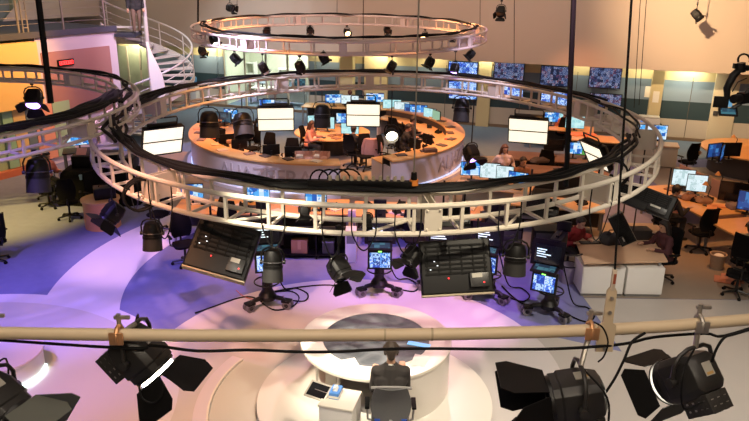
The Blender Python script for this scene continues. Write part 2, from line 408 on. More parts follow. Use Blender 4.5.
# gallery railing
RAIL = mat('steel_pink_rail', (0.42, 0.36, 0.33), 0.35, 0.6)
k = thing('gallery_railing', 'grey metal railing with thin wires along the gallery edge', 'railing', LM @ V((0, 0.1, 4.14)), LYAW)
def lx(px, py=25): return Ll(px, py, 0.1)[0]
for p in (18, 63, 105): MB().cone((lx(p), 0, 0), (lx(p), 0, 1.15), 0.035, n=8).build('post', RAIL, k)
for i, h in enumerate((0.25, 0.45, 0.65, 0.85, 1.1)):
    MB().cone((-5, 0, h), (LL, 0, h), 0.008 if i < 4 else 0.03, n=6).build('wire' if i < 4 else 'top_rail', RAIL, k)
b = MB()
for p in (22, 27): b.cone((lx(p), -0.02, 0), (lx(p), -0.02, 1.25), 0.025, n=8)
for h in (0.15, 0.4, 0.65, 0.9, 1.15): b.cone((lx(22), -0.02, h), (lx(27), -0.02, h), 0.018, n=6)
b.build('ladder_gate', RAIL, k)
# ---- spiral staircase
SC = PY(149, 60, 25.0); SC = V((SC.x, SC.y, 0))
k = thing('spiral_staircase', 'grey steel spiral staircase with white sail-shaped stringer beside the lilac-lit wall', 'staircase', SC)
STG = mat('stair_steel', (0.58, 0.55, 0.54), 0.45, 0.1)
MB().cone((0, 0, 0), (0, 0, 5.3), 0.07, n=12).build('pole', STG, k)
NT = 22; R0 = 1.5
tops = []
for i in range(NT):
    z = 4.1 * (i + 1) / NT; a = 185 + (i - NT + 1) * 19.0
    b = MB(RZ(a)); b.sector((0, 0), 0.08, R0, z - 0.05, z, -10.5, 10.5, 4); b.build('tread', STG, k)
    tops.append((a, z))
b = MB(); pts = []
for a, z in [(tops[0][0] + (tops[-1][0] - tops[0][0]) * j / 60, tops[0][1] + (tops[-1][1] - tops[0][1]) * j / 60) for j in range(61)]:
    pts.append((R0 * math.cos(rad(a)), R0 * math.sin(rad(a)), z + 0.95))
b.tube(pts, 0.035, 8); b.tube([(x, y, z - 0.3) for x, y, z in pts], 0.014, 6); b.tube([(x, y, z - 0.6) for x, y, z in pts], 0.014, 6)
b.build('handrail', STG, k)
b = MB(); b.rings([[V((x, y, z - 1.05)), V((x, y, z - 0.83)), V((x * 1.02, y * 1.02, z - 0.83)), V((x * 1.02, y * 1.02, z - 1.05))] for x, y, z in pts]); b.build('stringer', STG, k)
for a, z in tops[::2]:
    x, y = R0 * math.cos(rad(a)), R0 * math.sin(rad(a)); MB().cone((x, y, z), (x, y, z + 0.95), 0.02, n=6).build('baluster', STG, k)
# white sail-shaped stringer in front
SQ = PY(154, 78, SC.y - 1.55); b = MB(T(SQ.x - SC.x, -1.55, 0)); rs = []
for i in range(13):
    t = i / 12; z = PY(154, 112, SC.y - 1.55).z * (1 - t) + PY(151, 42, SC.y - 1.55).z * t; w = 0.05 + 0.42 * math.sin(min(1, t * 1.15) * PI) ** 1.0 * (1 - 0.35 * t); x = 0.12 - 0.22 * t + 0.06 * math.sin(t * 4)
    rs.append([V((x - w * 0.5, 0, z)), V((x + w * 0.5, 0.1, z)), V((x + w * 0.5, 0.14, z)), V((x - w * 0.5, 0.04, z))])
b.rings(rs); b.build('sail_stringer', mat('white_steel', (0.8, 0.77, 0.7), 0.4), k)
struct('floor_stair_landing', MB().box(((SC.x - 0.2 + LB.x) / 2, SC.y - 0.3, PY(137.5, 33, SC.y - 0.3).z - 0.05), (SC.x - 0.2 - LB.x, 0.9, 0.1)), DECK)
# ================================================================ TRUSS RINGS
def truss_ring(label, cx, cy, zt, zb, Ro, Ri, nup, phase, plates, rc, mt, sx):
    k = thing('lighting_truss_ring', label, 'truss', (cx, cy, zb), 0, 'round lighting trusses'); k.scale = (sx, 1, 1)
    h = zt - zb
    for r, z in ((Ro, 0), (Ro, h), (Ri, 0), (Ri, h)):
        b = MB(); pts = [(r * math.cos(2 * PI * i / 128), r * math.sin(2 * PI * i / 128), z) for i in range(128)]
        b.tube(pts, rc, 8, True); b.build('chord', mt, k)
    me = {}
    for nm, r in (('o', Ro), ('i', Ri)):
        me[nm] = MB().box((r, 0, h / 2), (rc * 1.1, rc * 1.25, h)).mesh('upright'); me[nm].materials.append(mt)
    mc = MB().box(((Ro + Ri) / 2, 0, 0), (Ro - Ri, rc, rc)).mesh('cross_tie'); mc.materials.append(mt)
    step = 2 * PI / nup
    r2 = Ro - 0.02
    mb = MB(); mb.tube([(Ro, 0, 0), (Ri * math.cos(step), Ri * math.sin(step), 0)], rc * 0.6, 6); md = mb.mesh('brace'); md.materials.append(mt)
    mb = MB(); mb.tube([(Ro, 0, 0), (Ro * math.cos(step), Ro * math.sin(step), h)], rc * 0.6, 6); mf = mb.mesh('brace'); mf.materials.append(mt)
    for i in range(nup):
        a = i * step + rad(phase)
        for nm, m_ in (('upright', me['o']), ('inner_upright', me['i']), ('cross_tie', mc)) + ((('brace', md),) if i % 3 == 1 else ((('brace', mf),) if i % 9 == 4 else ())):
            o = bpy.data.objects.new(nm, m_); col.objects.link(o); o.parent = k; o.rotation_euler = (0, 0, a)
    for pa in plates:
        b = MB(RZ(pa)); w = rc * 6.5
        b.box((Ro, 0, h / 2), (0.02, w, h + rc)); b.box((Ri, 0, h / 2), (0.02, w, h + rc))
        for s in (-1, 1): b.box(((Ro + Ri) / 2, s * w * 0.2, h / 2), (Ro - Ri, 0.015, h))
        for s in (-1, 1):
            for z in (0.15, 0.85): b.ball((Ro + 0.015, s * w * 0.36, h * z), 0.02, n=6)
        b.build('joint_plate', mt, k)
    return k
RM = dict(c=(0.0, 13.35), ro=5.5, ri=5.02, zt=3.5, zb=3.15, sx=0.925)
RB = dict(c=(-1.05, 20.7), ro=4.55, ri=4.2, zt=4.55, zb=4.27, sx=0.91)
RL = dict(c=(-8.75, 11.88), ro=4.45, ri=4.1, zt=3.86, zb=3.6, sx=1.0)
truss_ring('big cream truss ring in the middle, hung with softlights and black cables', *RM['c'], RM['zt'], RM['zb'], RM['ro'], RM['ri'], 54, 2, (-82, -127, -168, 165, 120, 92, 52, 20, -12, -50), 0.036, TRUSS, RM['sx'])
truss_ring('smaller pink-lit truss ring at the back, below the beige bulkhead', *RB['c'], RB['zt'], RB['zb'], RB['ro'], RB['ri'], 40, 3, (-120, -86, -35, 115, 60, 10, 170), 0.03, mat('pink_lit_truss', (0.62, 0.5, 0.46), 0.45), RB['sx'])  # pink light is put into the colour of the back ring
truss_ring('cream truss ring cut off by the left edge, before the orange-lit wall', *RL['c'], RL['zt'], RL['zb'], RL['ro'], RL['ri'], 46, 0, (62, -42, 20, -15, 100, 150, 200, -80), 0.03, TRUSS, RL['sx'])
def on_ring(R, px, near, z, r=None):
    """angle on a ring (radius r) whose point at height z is seen in column px"""
    r = r or (R['ro'] + R['ri']) / 2
    best = None
    for i in range(1440):
        a = 2 * PI * i / 1440; p = V((R['c'][0] + R['sx'] * r * math.cos(a), R['c'][1] + r * math.sin(a), z))
        if p.y < 0.5 or (near and math.sin(a) > 0.12) or (not near and math.sin(a) < -0.12): continue
        e = abs(proj(p)[0] - px)
        if best is None or e < best[0]: best = (e, a, p)
    return best[1], best[2]
def under_ring(R, px, py, near):
    """a point below the ring, seen at (px, py)"""
    z = R['zb'] - 0.4
    for _ in range(6):
        a, p = on_ring(R, px, near, z)
        q = PY(px, py, p.y); z = q.z
    return V((p.x, p.y, z)), a
# ---- cable looms lying on the rings
def loom(label, R, a0, a1, nc, rr, spread, mt=RUB, rad_=None, lift=0.0, droop=0.0):
    k = thing('cable_loom', label, 'cables', (R['c'][0], R['c'][1], R['zt']), 0); k.scale = (R['sx'], 1, 1)
    for j in range(nc):
        n = max(10, int(abs(a1 - a0) / 2.2)); pts = []
        ph = random.random() * 9; r0 = (rad_ or R['ri']) + (j - (nc - 1) / 2) * spread
        for i in range(n + 1):
            a = rad(a0 + (a1 - a0) * i / n)
            r = r0 + 0.06 * math.sin(i * 0.33 + ph) + 0.03 * math.sin(i * 0.9 + ph * 2)
            z = 0.036 + rr + lift + abs(0.035 * math.sin(i * 0.3 + ph)) * (1 if j % 2 else 0.4) + droop * math.sin(i * 0.31 + ph)
            pts.append((r * math.cos(a), r * math.sin(a), z))
        MB().tube(pts, rr * random.uniform(0.75, 1.25), 6).build('cable', mt, k)
loom('thick black cables lying along the near side of the middle truss ring', RM, 196, 338, 4, 0.028, 0.045)
loom('black cables lying along the far side of the middle truss ring', RM, 14, 166, 2, 0.028, 0.06, rad_=5.3)
loom('tangle of black cables over the left end of the middle truss ring', RM, 150, 215, 4, 0.03, 0.06, rad_=5.1, lift=0.03)
loom('tangle of black cables over the right end of the middle truss ring', RM, -24, 40, 2, 0.026, 0.07, rad_=5.1, lift=0.02)
loom('black cables lying on the near side of the back truss ring', RB, 180, 360, 2, 0.025, 0.05)
loom('thin black cables lying on the far side of the back truss ring', RB, 5, 175, 2, 0.018, 0.05)
loom('thick black cables along the near side of the left truss ring', RL, -88, 14, 5, 0.038, 0.06)
loom('black cables along the far side of the left truss ring', RL, 0, 100, 3, 0.024, 0.04, rad_=4.3)
# hanging coils
def coil(label, p, r, turns, nrm=0, rr=0.014):
    pts = []
    for i in range(turns * 18 + 1):
        a = 2 * PI * i / 18; q = r * (1 + 0.12 * math.sin(i * 0.37))
        pts.append((q * math.cos(a), 0.05 * math.sin(i * 0.5), -r + q * math.sin(a)))
    o = MB().tube(pts, rr, 6).build('hanging_cable_coil', RUB); o.location = p; o.rotation_euler = (0, 0, rad(nrm)); tag(o, label, 'cable')
a, p = on_ring(RM, 143, True, 3.45, RM['ro']); coil('coil of black cable hung on the near left of the middle truss ring', p + V((-0.05, -0.08, 0)), 0.22, 4, 35)
a, p = on_ring(RM, 612, True, 3.5, RM['ri']); coil('coil of black cable over the near right of the middle truss ring', p + V((0, -0.1, 0.02)), 0.2, 3, -20)
# power blocks lying on the near side of the ring
a, p = on_ring(RM, 380, True, 3.6, RM['ri'] - 0.02)
k = thing('power_strip', 'long black socket strip with pale plugs on the near side of the middle ring', 'power strip', (p.x, p.y, 3.58), 0)
MB().box((-0.25, 0, 0.05), (1.3, 0.1, 0.08)).build('strip_body', BLK, k, 0.01)
for i in range(11): MB().cone((-0.62 + i * 0.09, 0, 0.09), (-0.62 + i * 0.09, -0.01, 0.15), 0.026, 0.02, n=8).build('plug', mat('pale_plug', (0.6, 0.52, 0.36), 0.5), k)
b = MB()
for i in range(4):
    x = -0.75 + i * 0.12; b.tube([(x + 0.12 * math.cos(t) * (1 + i * .1), 0.02 * i, 0.08 + 0.14 * abs(math.sin(t))) for t in [PI * j / 8 for j in range(9)]], 0.012, 6)
b.build('lead', RUB, k)
# ================================================================ SUSPENSION CABLES
def hang(label, px0, py0, p_end, r, m=RUB, conn=False, cat='cable', ztop=8.55, px_top=None):
    """straight drop from the roof to a point"""
    p = V(p_end); o = thing('hanging_cable', label, cat, p)
    dx = 0
    if px_top is not None:
        q = PY(px_top, 0, p.y); dx = (q.x - p.x) / max(0.1, q.z - p.z)
    H = ztop - p.z
    MB().tube([(0, 0, 0), (dx * H * 0.5 + 0.01, 0, H * 0.5), (dx * H, 0, H)], r, 8).build('cable', m, o)
    if conn:
        MB().cone((0, 0, -0.02), (0, 0, 0.16), 0.05, 0.035, n=10).build('hoist_hook', BLK, o)
        MB().cone((0, 0, 0.0), (0, 0, 0.07), 0.058, n=10).build('orange_band', ORANGE, o)
a, p = on_ring(RM, 413, True, 3.62, RM['ri']); hang('thin pale wire with an orange-banded hook dropping to the near side of the middle ring', 0, 0, (p.x, p.y, 3.62), 0.009, mat('pale_wire', (0.4, 0.37, 0.3), 0.5, 0.5), True, px_top=418)
q = PY(566, 186, 9.3); hang('thick black cable dropping from the roof to the right front of the middle ring', 0, 0, q, 0.036, px_top=573)
q = PY(51, 103, 10.3); hang('thick black cable dropping from the roof to the left truss ring', 0, 0, q, 0.045, px_top=38)
for px, py, Y, r, l, *tp_ in ((634, 108, 16.5, 0.008, 'thin grey wire before the beige bulkhead, left one of a pair near the copier', 640), (639, 105, 16.5, 0.008, 'thin grey wire before the beige bulkhead, right one of a pair near the copier', 646), (363, 72, 18.8, 0.009, 'thin wire dropping to the far middle of the middle ring'), (198, 22, 22, 0.03, 'dark cable dropping to the left end of the back truss ring'), (480, 30, 20.6, 0.008, 'thin wire dropping to the right end of the back truss ring'), (337, 13, 25.2, 0.008, 'thin wire dropping to the far side of the back truss ring'), (237, 15, 25, 0.008, 'thin wire dropping to the far left of the back truss ring'), (141, 70, 14.8, 0.007, 'thin wire dropping to the far left of the middle ring'), (514, 80, 18.2, 0.008, 'thin wire before the bulkhead above the wall of televisions')):
    hang(l, 0, 0, PY(px, py, Y), r, px_top=tp_[0] if tp_ else px)
# orange-banded hooks standing on the rings
for px, near, R, l in ((117, True, RM, 'orange-banded hook at the left end of the middle ring'), (282, True, RM, 'small orange-banded hook on the near left of the middle ring')):
    pass
# ================================================================ LUMINAIRES
def yoke(k, w, zpiv, top, r=0.014, m=BLKM, hang_len=0.0, clampm=BLKM):
    b = MB(); h = top
    b.tube([(-w, 0, 0), (-w, 0, h * 0.55), (-w * 0.8, 0, h * 0.85), (-w * 0.4, 0, h), (w * 0.4, 0, h), (w * 0.8, 0, h * 0.85), (w, 0, h * 0.55), (w, 0, 0)], r, 8)
    b.build('yoke', m, k)
    for s in (-1, 1): MB().cone((s * w * 0.93, 0, 0), (s * w * 1.14, 0, 0), r * 2.2, n=10).build('pivot_knob', m, k)
    if hang_len > 0.02:
        MB().cone((0, 0, h), (0, 0, h + hang_len), r * 1.1, n=8).build('hanger_rod', m, k)
        MB().box((0, 0, h + hang_len - 0.02), (0.07, 0.05, 0.1)).build('clamp', clampm, k, 0.006)
def octo(y, w, h, ch=0.3):
    a, c = w * ch, h * ch
    return [V((x, y, z)) for x, z in ((-w + a, -h), (w - a, -h), (w, -h + c), (w, h - c), (w - a, h), (-w + a, h), (-w, h - c), (-w, -h + c))]
FBODY = mat('lightened_black_housing', (0.03, 0.028, 0.026), 0.36, 0.1, var=0.35, vs=14)  # black lightened in colour to stand in for highlights on foreground housings
def fresnel(label, loc, rz, tilt, s=0.14, lit=None, doors=(50, 50, 50, 50), dl=1.1, hang_len=0.0, group=None, roll=0, detail=False, lab_back=False, yk=True, body=BLK, clampm=BLKM, doorm=None):
    k = thing('fresnel_spotlight', label, 'spotlight', loc, rz, group)
    H = RX(tilt) @ RY(roll)
    b = MB(H); L = s * 1.15
    b.rings([octo(y, w * s, w * s) for y, w in ((L, 0.55), (L * 0.85, 0.82), (L * 0.2, 1.0), (-L * 0.62, 1.0), (-L * 0.66, 0.93), (-L * 0.95, 0.93))])
    hs = b.build('housing', body, k, 0.006)
    b = MB(H @ RX(90)); b.lathe([(s * 1.0, L * 0.93), (s * 1.06, L * 0.94), (s * 1.06, L * 1.08), (s * 0.9, L * 1.09), (s * 0.9, L * 1.0)], 24); b.build('front_ring', BLKM, k)
    lo = 0.2 if (detail and lit) else 0.0
    b = MB(H @ RX(90)); b.lathe([(0, L * 0.99), (s * 0.9, L * 0.99), (s * 0.9, L * (1.02 + lo)), (s * 0.6, L * (1.07 + lo)), (0, L * (1.1 + lo))], 24); b.build('lens', lit or LENSD, k)
    if lo: b = MB(H @ RX(90)); b.lathe([(s * 1.0, L * 1.22), (s * 1.04, L * 1.22), (s * 1.04, L * 1.3), (s * 0.94, L * 1.3)], 24); b.build('door_ring', BLKM, k)
    # barn doors hinge on the front ring
    for i in range(4):
        Q = H @ RY(90 * i) @ T(0, -L * (1.08 + lo), s * 0.98) @ RX(-doors[i])
        w0 = s * 0.86; w1 = s * (1.25 if i % 2 == 0 else (1.2 if detail else 0.95)); ln = s * dl
        b = MB(Q); b.rings([[V((-w0, 0, -0.003)), V((w0, 0, -0.003)), V((w0, 0, 0.003)), V((-w0, 0, 0.003))], [V((-w1, -ln * 0.75, -0.003)), V((w1, -ln * 0.75, -0.003)), V((w1, -ln * 0.75, 0.003)), V((-w1, -ln * 0.75, 0.003))], [V((-w1 * 0.8, -ln, -0.003)), V((w1 * 0.8, -ln, -0.003)), V((w1 * 0.8, -ln, 0.003)), V((-w1 * 0.8, -ln, 0.003))]])
        b.build('barn_door', doorm or BLK, k)
    if yk: yoke(k, s * (1.22 if detail else 1.15), 0, s * 1.5, max(0.008, s * (0.1 if detail else 0.085)), body if detail else BLKM, hang_len, clampm)
    if detail:
        b = MB(H)
        for i in range(6): b.box((0, -L * 0.3 + i * L * 0.17, -s * 1.0), (s * 0.9, L * 0.07, 0.012))
        b.build('cooling_fins', BLKM, hs)
        bb = MB(H); bb.box((0, L * 0.2, -s * 1.3), (s * 1.3, s * 1.5, s * 0.85))
        bb.mi = 1
        for x in (-0.32, 0.1, 0.4):
            for y in (-0.3, 0.1, 0.5): bb.box((x * s, L * 0.2 + y * s + 0.02, -s * 1.73), (s * 0.2, s * 0.14, 0.006))
        for sx in (-1, 1):
            for y in (-0.45, -0.1, 0.25, 0.55):
                for z in (-1.12, -1.45): bb.box((sx * s * 0.652, L * 0.2 + y * s, z * s), (0.005, s * 0.16, s * 0.12 if y < 0.2 else s * 0.05))
        for x in (-0.4, 0.0, 0.4):
            for z in (-1.15, -1.45): bb.box((x * s, L * 0.2 + s * 0.752, z * s), (s * 0.2, 0.005, s * 0.07))
        bb.build('ballast_box', [mat('speckled_black_metal', (0.045, 0.042, 0.038), 0.4, 0.2, var=0.6, vs=70), ALU], k, 0.003)
        bb = MB(H); bb.box((0, L * 0.93, s * 0.1), (s * 0.5, 0.012, s * 0.62)); bb.build('back_plate', BLKM, k, 0.003)
        HL = H @ (T(0, L * 0.94 - s * 0.99, s * 0.1) @ RX(-90) @ T(0, -L * 0.25, 0) @ T(0, 0, 0) if False else Matrix.Identity(4)) if not lab_back else H @ T(0, L * 0.965, s * 0.1) @ RX(-90) @ T(0, -L * 0.25, -s * 1.0)
        bb = MB(HL); bb.box((0, L * 0.25, s * 1.0), (s * 0.55, s * 0.6, 0.012)); lp = bb.build('rating_label', mat('silver_grey_label', (0.42, 0.4, 0.34), 0.5), k)
        bb = MB(HL); bb.box((0.0, L * 0.25 + s * 0.2, s * 1.0 + 0.006), (s * 0.4, s * 0.12, 0.003)); bb.build('label_strip', mat('amber_label_strip', (0.5, 0.3, 0.1), 0.5), lp)
        for sx in (-1, 1):
            bb = MB(H); bb.cone((sx * s * 1.0, 0, 0), (sx * s * 1.12, 0, 0), s * 0.2, n=14); bb.build('pivot_disc', BLKM, k)
    return k
def can_light(label, loc, rz, tilt, s=0.16, ln=0.5, hang_len=0.3, group=None, lens=None):
    """cylindrical black can with rounded back, hung in a yoke"""
    k = thing('can_spotlight', label, 'spotlight', loc, rz, group)
    H = RX(tilt) @ RX(90)
    MB(H).lathe([(s * 0.35, -ln * 0.42), (s * 0.75, -ln * 0.36), (s * 0.95, -ln * 0.2), (s, 0), (s, ln * 0.1), (s * 1.06, ln * 0.1), (s * 1.06, ln * 0.18), (s, ln * 0.18)], 20).build('housing', BLK, k)
    MB(H).lathe([(s * 1.0, ln * 0.18), (s * 1.08, ln * 0.6), (s * 1.04, ln * 0.6), (s * 0.94, ln * 0.2)], 20).build('snoot', mat('matt_black_snoot', (0.016, 0.015, 0.014), 0.7), k)
    MB(H).lathe([(0, ln * 0.2), (s * 0.94, ln * 0.2), (s * 0.7, ln * 0.25), (0, ln * 0.27)], 20).build('lens', lens or LENSD, k)
    MB(H).tube([(s * 1.04 * math.cos(t), s * 1.04 * math.sin(t), ln * 0.0) for t in [2 * PI * i / 20 for i in range(20)]], s * 0.05, 6, True).build('collar', DGREY, k)
    yoke(k, s * 1.15, 0, s * 1.6, 0.013, BLKM, hang_len)
    return k
def softlight(label, loc, rz, tilt, w, h, hang_len, lit=True, group=None):
    k = thing('fluorescent_softlight', label, 'softlight', loc, rz, group)
    H = RX(tilt); d = h * 0.32
    MB(H).rings([[V((x * w / 2 * q, y, z * h / 2 * q)) for x, z in ((-1, -1), (1, -1), (1, 1), (-1, 1))] for y, q in ((d, 0.72), (d * 0.5, 0.98), (0, 1.0))]).build('housing', BLK, k, 0.008)
    b = MB(H); t = 0.025
    for z in (-h / 2, 0, h / 2): b.box((0, -0.012, z), (w, 0.03, t if z else 0.014))
    for x in (-w / 2, w / 2): b.box((x, -0.012, 0), (t, 0.03, h))
    b.build('frame', BLKM, k)
    for s in (-1, 1): MB(H).box((0, -0.004, s * h / 4), (w - t, 0.008, h / 2 - t)).build('lit_panel', SOFT if lit else S_OFF, k)
    b = MB(H); x0 = w * 0.36
    b.tube([(-x0, d * 0.4, h / 2), (-x0, d * 0.4, h * 0.72), (-x0 * 0.92, d * 0.4, h * 0.78), (x0 * 0.92, d * 0.4, h * 0.78), (x0, d * 0.4, h * 0.72), (x0, d * 0.4, h / 2)], 0.016, 8); b.build('carry_bar', BLKM, k)
    MB(H).box((0, d * 0.4, h / 2 + 0.012), (w * 0.72, d * 0.5, 0.035)).build('top_vent', BLKM, k, 0.006)
    p = H @ V((0, d * 0.4, h * 0.78))
    MB().cone(p, p + V((0, 0, max(0.1, hang_len - p.z))), 0.02, n=8).build('hanger_rod', ALU, k)
    MB().box((p.x, p.y, max(0.1, hang_len) ), (0.08, 0.06, 0.1)).build('clamp', ALU, k, 0.006)
    return k
def panel_back(label, loc, rz, tilt, roll, w, h, hang_len, group=None, edge=True, leds=True, d=0.13, side=None):
    """big flat fluorescent bank seen from its black louvred back; local -y is the back"""
    k = thing('fluorescent_bank', label, 'light bank', loc, rz, group)
    H = RX(tilt) @ RY(roll)
    MB(H).rings([[V((x * w / 2 * q, y, z * h / 2 * q)) for x, z in ((-1, -1), (1, -1), (1, 1), (-1, 1))] for y, q in ((d, 1.0), (0.03, 1.0), (0, 0.96))]).build('shell', BLK, k, 0.006)
    b = MB(H)
    for i in range(7): b.box((0, -0.006, h * (0.38 - i * 0.085)), (w * 0.86, 0.014, h * 0.035))
    for i in range(6): b.box((w * (-0.4 + 0.16 * i), -0.006, h * 0.12), (0.02, 0.016, h * 0.56))
    b.build('louvre_ribs', mat('dull_black_ribs', (0.007, 0.0068, 0.0065), 0.7, spec=0.15), k)
    b = MB(H); b.box((w * 0.3, -0.03, -h * 0.28), (w * 0.26, 0.06, h * 0.26)); cb = b.build('control_box', BLKM, k, 0.006)
    b = MB(H); b.box((w * 0.27, -0.063, -h * 0.2), (w * 0.14, 0.005, h * 0.08)); b.build('grey_label', mat('silver_grey_label', (0.42, 0.4, 0.34), 0.5), cb)
    if leds:
        for x, z, m in ((-0.12, -0.22, LEDR), (0.36, -0.33, LEDR)): MB(H).ball((w * x, -0.02 if x < 0 else -0.062, h * z), 0.009, n=8).build('indicator_led', m, k)
        for x, z in ((-0.3, 0.1), (-0.26, 0.02), (-0.36, -0.05)): MB(H).box((w * x, -0.015, h * z), (0.018, 0.006, 0.007)).build('white_mark', LEDW, k)
    if side: MB(H).box((0, d * 0.55, 0), (w * 1.01, d * 0.8, h * 1.02)).build('case_side', side, k, 0.006)
    if edge: MB(H).box((0, d * 0.5, -h / 2 - 0.012), (w, d, 0.02)).build('edge_strip', mat('tan_edge_strip', (0.4, 0.33, 0.22), 0.6), k)
    b = MB(H)
    for i in range(4): b.cone((-w * 0.44, d + 0.02, h * (-0.36 + 0.24 * i)), (w * 0.44, d + 0.02, h * (-0.36 + 0.24 * i)), 0.022, n=8)
    b.build('fluorescent_tubes', WHITEP, k)
    for s in (-1, 1):
        p = H @ V((s * w * 0.34, d, h * 0.46)); MB().cone(p, (p.x, p.y, max(p.z + 0.05, hang_len)), 0.014, n=8).build('hanger_rod', BLKM, k)
    return k
def facing(p, target=(0.04, 9.0, 1.2)):
    t = V(target) - V(p); return math.degrees(math.atan2(t.x, -t.y)), math.degrees(math.atan2(-t.z, math.hypot(t.x, t.y)))
def ring_item(px, py, near, R=RM):
    p, a = under_ring(R, px, py, near)
    return p, R['zb'] - p.z - 0.02
# lit softlights hung from the far side of the middle ring
for px, py, w, h, rz, tilt, l in ((276, 119, 0.92, 0.72, 8, 24, 'lit softlight with two pale panels over the left half of the curved news desk'), (363.5, 115, 0.9, 0.7, -1, 20, 'lit softlight with two pale panels hung over the middle of the curved news desk'), (528, 131, 0.94, 0.74, -16, 26, 'lit softlight with two pale panels hung right of the curved news desk'), (163, 141, 0.88, 0.72, 34, 26, 'lit softlight partly behind the left end of the middle ring')):
    p, hl = ring_item(px, py, False); softlight(l, p, rz, tilt, w, h, hl, True, 'lit softlights on the middle ring')
p, hl = ring_item(602, 158, False); softlight('softlight turned away at the right end of the middle ring, its white face seen edge-on', p + V((-0.15, 0, 0.05)), -75, 30, 0.8, 0.6, hl, True)
# black cans
for px, py, near, rz, tilt, s, ln, l in ((209, 122, False, 0, 80, 0.22, 0.62, 'black can spotlight over the left end of the curved news desk'), (243, 123, False, 20, 60, 0.24, 0.6, 'black can spotlight just left of the left lit softlight'), (322, 114, False, 0, 82, 0.21, 0.6, 'black can spotlight between the two lit softlights'), (462, 108, False, -10, 75, 0.2, 0.6, 'black can spotlight hung before the lower television screens'), (152, 233, True, 0, 78, 0.13, 0.42, 'black can spotlight hung low at the near left of the middle ring'), (273, 262, True, 0, 74, 0.125, 0.42, 'black can spotlight hung beside the left light bank over a studio camera'), (515, 256, True, -10, 80, 0.14, 0.42, 'black can spotlight hung right of the wide light bank'), (391, 134, False, 5, 10, 0.16, 0.4, 'black spotlight with a bright round lens facing out right of the centre softlight')):
    p, hl = ring_item(px, py, near); can_light(l, p, rz, tilt, s, ln, max(0.0, hl - s * 1.6), None, LAMPW if px == 391 else None)
# left ring can
p, hl = ring_item(38, 172, True, RL); can_light('large black can spotlight hung from the near side of the left ring', p, 10, 76, 0.16, 0.5, hl - 0.26)
# light banks
p, hl = ring_item(222, 247, True); panel_back('tilted black light bank hung left of centre over the violet floor', p, 10, -42, 20, 0.84, 0.74, hl)
p, hl = ring_item(456, 266, True); panel_back('wide black light bank with red dots hung over the camera row', p, 0, -32, -4, 0.92, 0.7, hl)
p, hl = ring_item(621, 230, True); panel_back('black light bank tipped on edge over the wood-topped desk at right', p, -16, -10, 58, 0.62, 0.3, hl, None, False, False, 0.32, mat('tan_grey_case_side', (0.3, 0.26, 0.2), 0.6))
p, hl = ring_item(638, 196, True); panel_back('long black light bank hung level at the right end of the middle ring', p, -25, -30, 14, 1.2, 0.4, hl - 0.1, None, False, False)
for px, py, w, l in ((455, 216, 0.42, 'small black light bank seen inside the near right of the middle ring'), (541, 207, 0.5, 'small black light bank seen through the right front of the middle ring')):
    a, p = on_ring(RM, px, True, 3.2, RM['ri'] - 0.3); q = PY(px, py, p.y)
    panel_back(l, q, 0 if px < 500 else -14, -40, 0, w, 0.3, 3.5 - q.z, None, False, False)
for i, (xa, xb, dp, l) in enumerate(((150, 172, 0.5, 'thin black lead drooping under the ring beside the near left can'), (322, 342, 0.35, 'thin black lead drooping under the ring left of the centre camera'), (352, 376, 0.25, 'thin black lead drooping under the ring before the centre camera'), (395, 420, 0.3, 'thin black lead drooping under the ring right of the centre camera'), (262, 285, 0.3, 'thin black lead drooping under the ring over the leftmost camera'), (498, 520, 0.35, 'thin black lead drooping under the ring by the near right can'), (590, 612, 0.5, 'thin black lead drooping under the ring near the tipped light bank'), (118, 138, 0.8, 'thin black lead looping low under the left end of the ring'))):
    pa = on_ring(RM, xa, True, 3.2, RM['ro'] + 0.05)[1]; pb = on_ring(RM, xb, True, 3.2, RM['ro'] + 0.03)[1]
    pts = [pa + V((0, 0, 0.28)), pa] + [pa.lerp(pb, t) - V((0, 0, dp * 4 * t * (1 - t))) for t in (0.15, 0.3, 0.5, 0.7, 0.85)] + [pb, pb + V((0, 0.02, 0.3))]
    tag(MB().tube(flow(pts, 3), 0.009, 6).build('hanging_lead', RUB), l, 'cable')
# fresnels with barn doors on the middle ring, near side
for px, py, rz, tilt, s, dr, l in ((338, 268, 40, 35, 0.12, (40, 55, 40, 55), 'black barn-door spotlight hung left of the centre camera'), (412, 256, -40, 40, 0.1, (45, 45, 45, 45), 'black barn-door spotlight hung just right of the centre camera'), (112, 212, -50, 45, 0.15, (60, 30, 60, 30), 'black barn-door spotlight hung at the left end of the middle ring above the lilac band'), (305, 211, 10, 60, 0.06, (45, 45, 45, 45), 'small black spotlight inside the near left of the middle ring'), (368, 219, 0, 60, 0.055, (45, 45, 45, 45), 'small black spotlight inside the near middle of the middle ring')):
    p, hl = ring_item(px, py, True); fresnel(l, p, rz, tilt, s, None, dr, 1.3, max(0.02, hl - s * 1.5), None)
p, hl = ring_item(480, 148, False)
fresnel('violet-lit black spotlight over the aisle right of the curved desk', V((p.x - 0.3, p.y - 0.5, p.z)), 30, 50, 0.17, LAMPP, (45, 45, 45, 45), 1.1, hl - 0.3)
p, hl = ring_item(34, 98, False, RL); fresnel('violet-lit barn-door spotlight hung inside the left ring before the orange-lit wall', p, 10, 45, 0.17, LAMPP, (45, 60, 45, 60), 1.2, hl - 0.26)
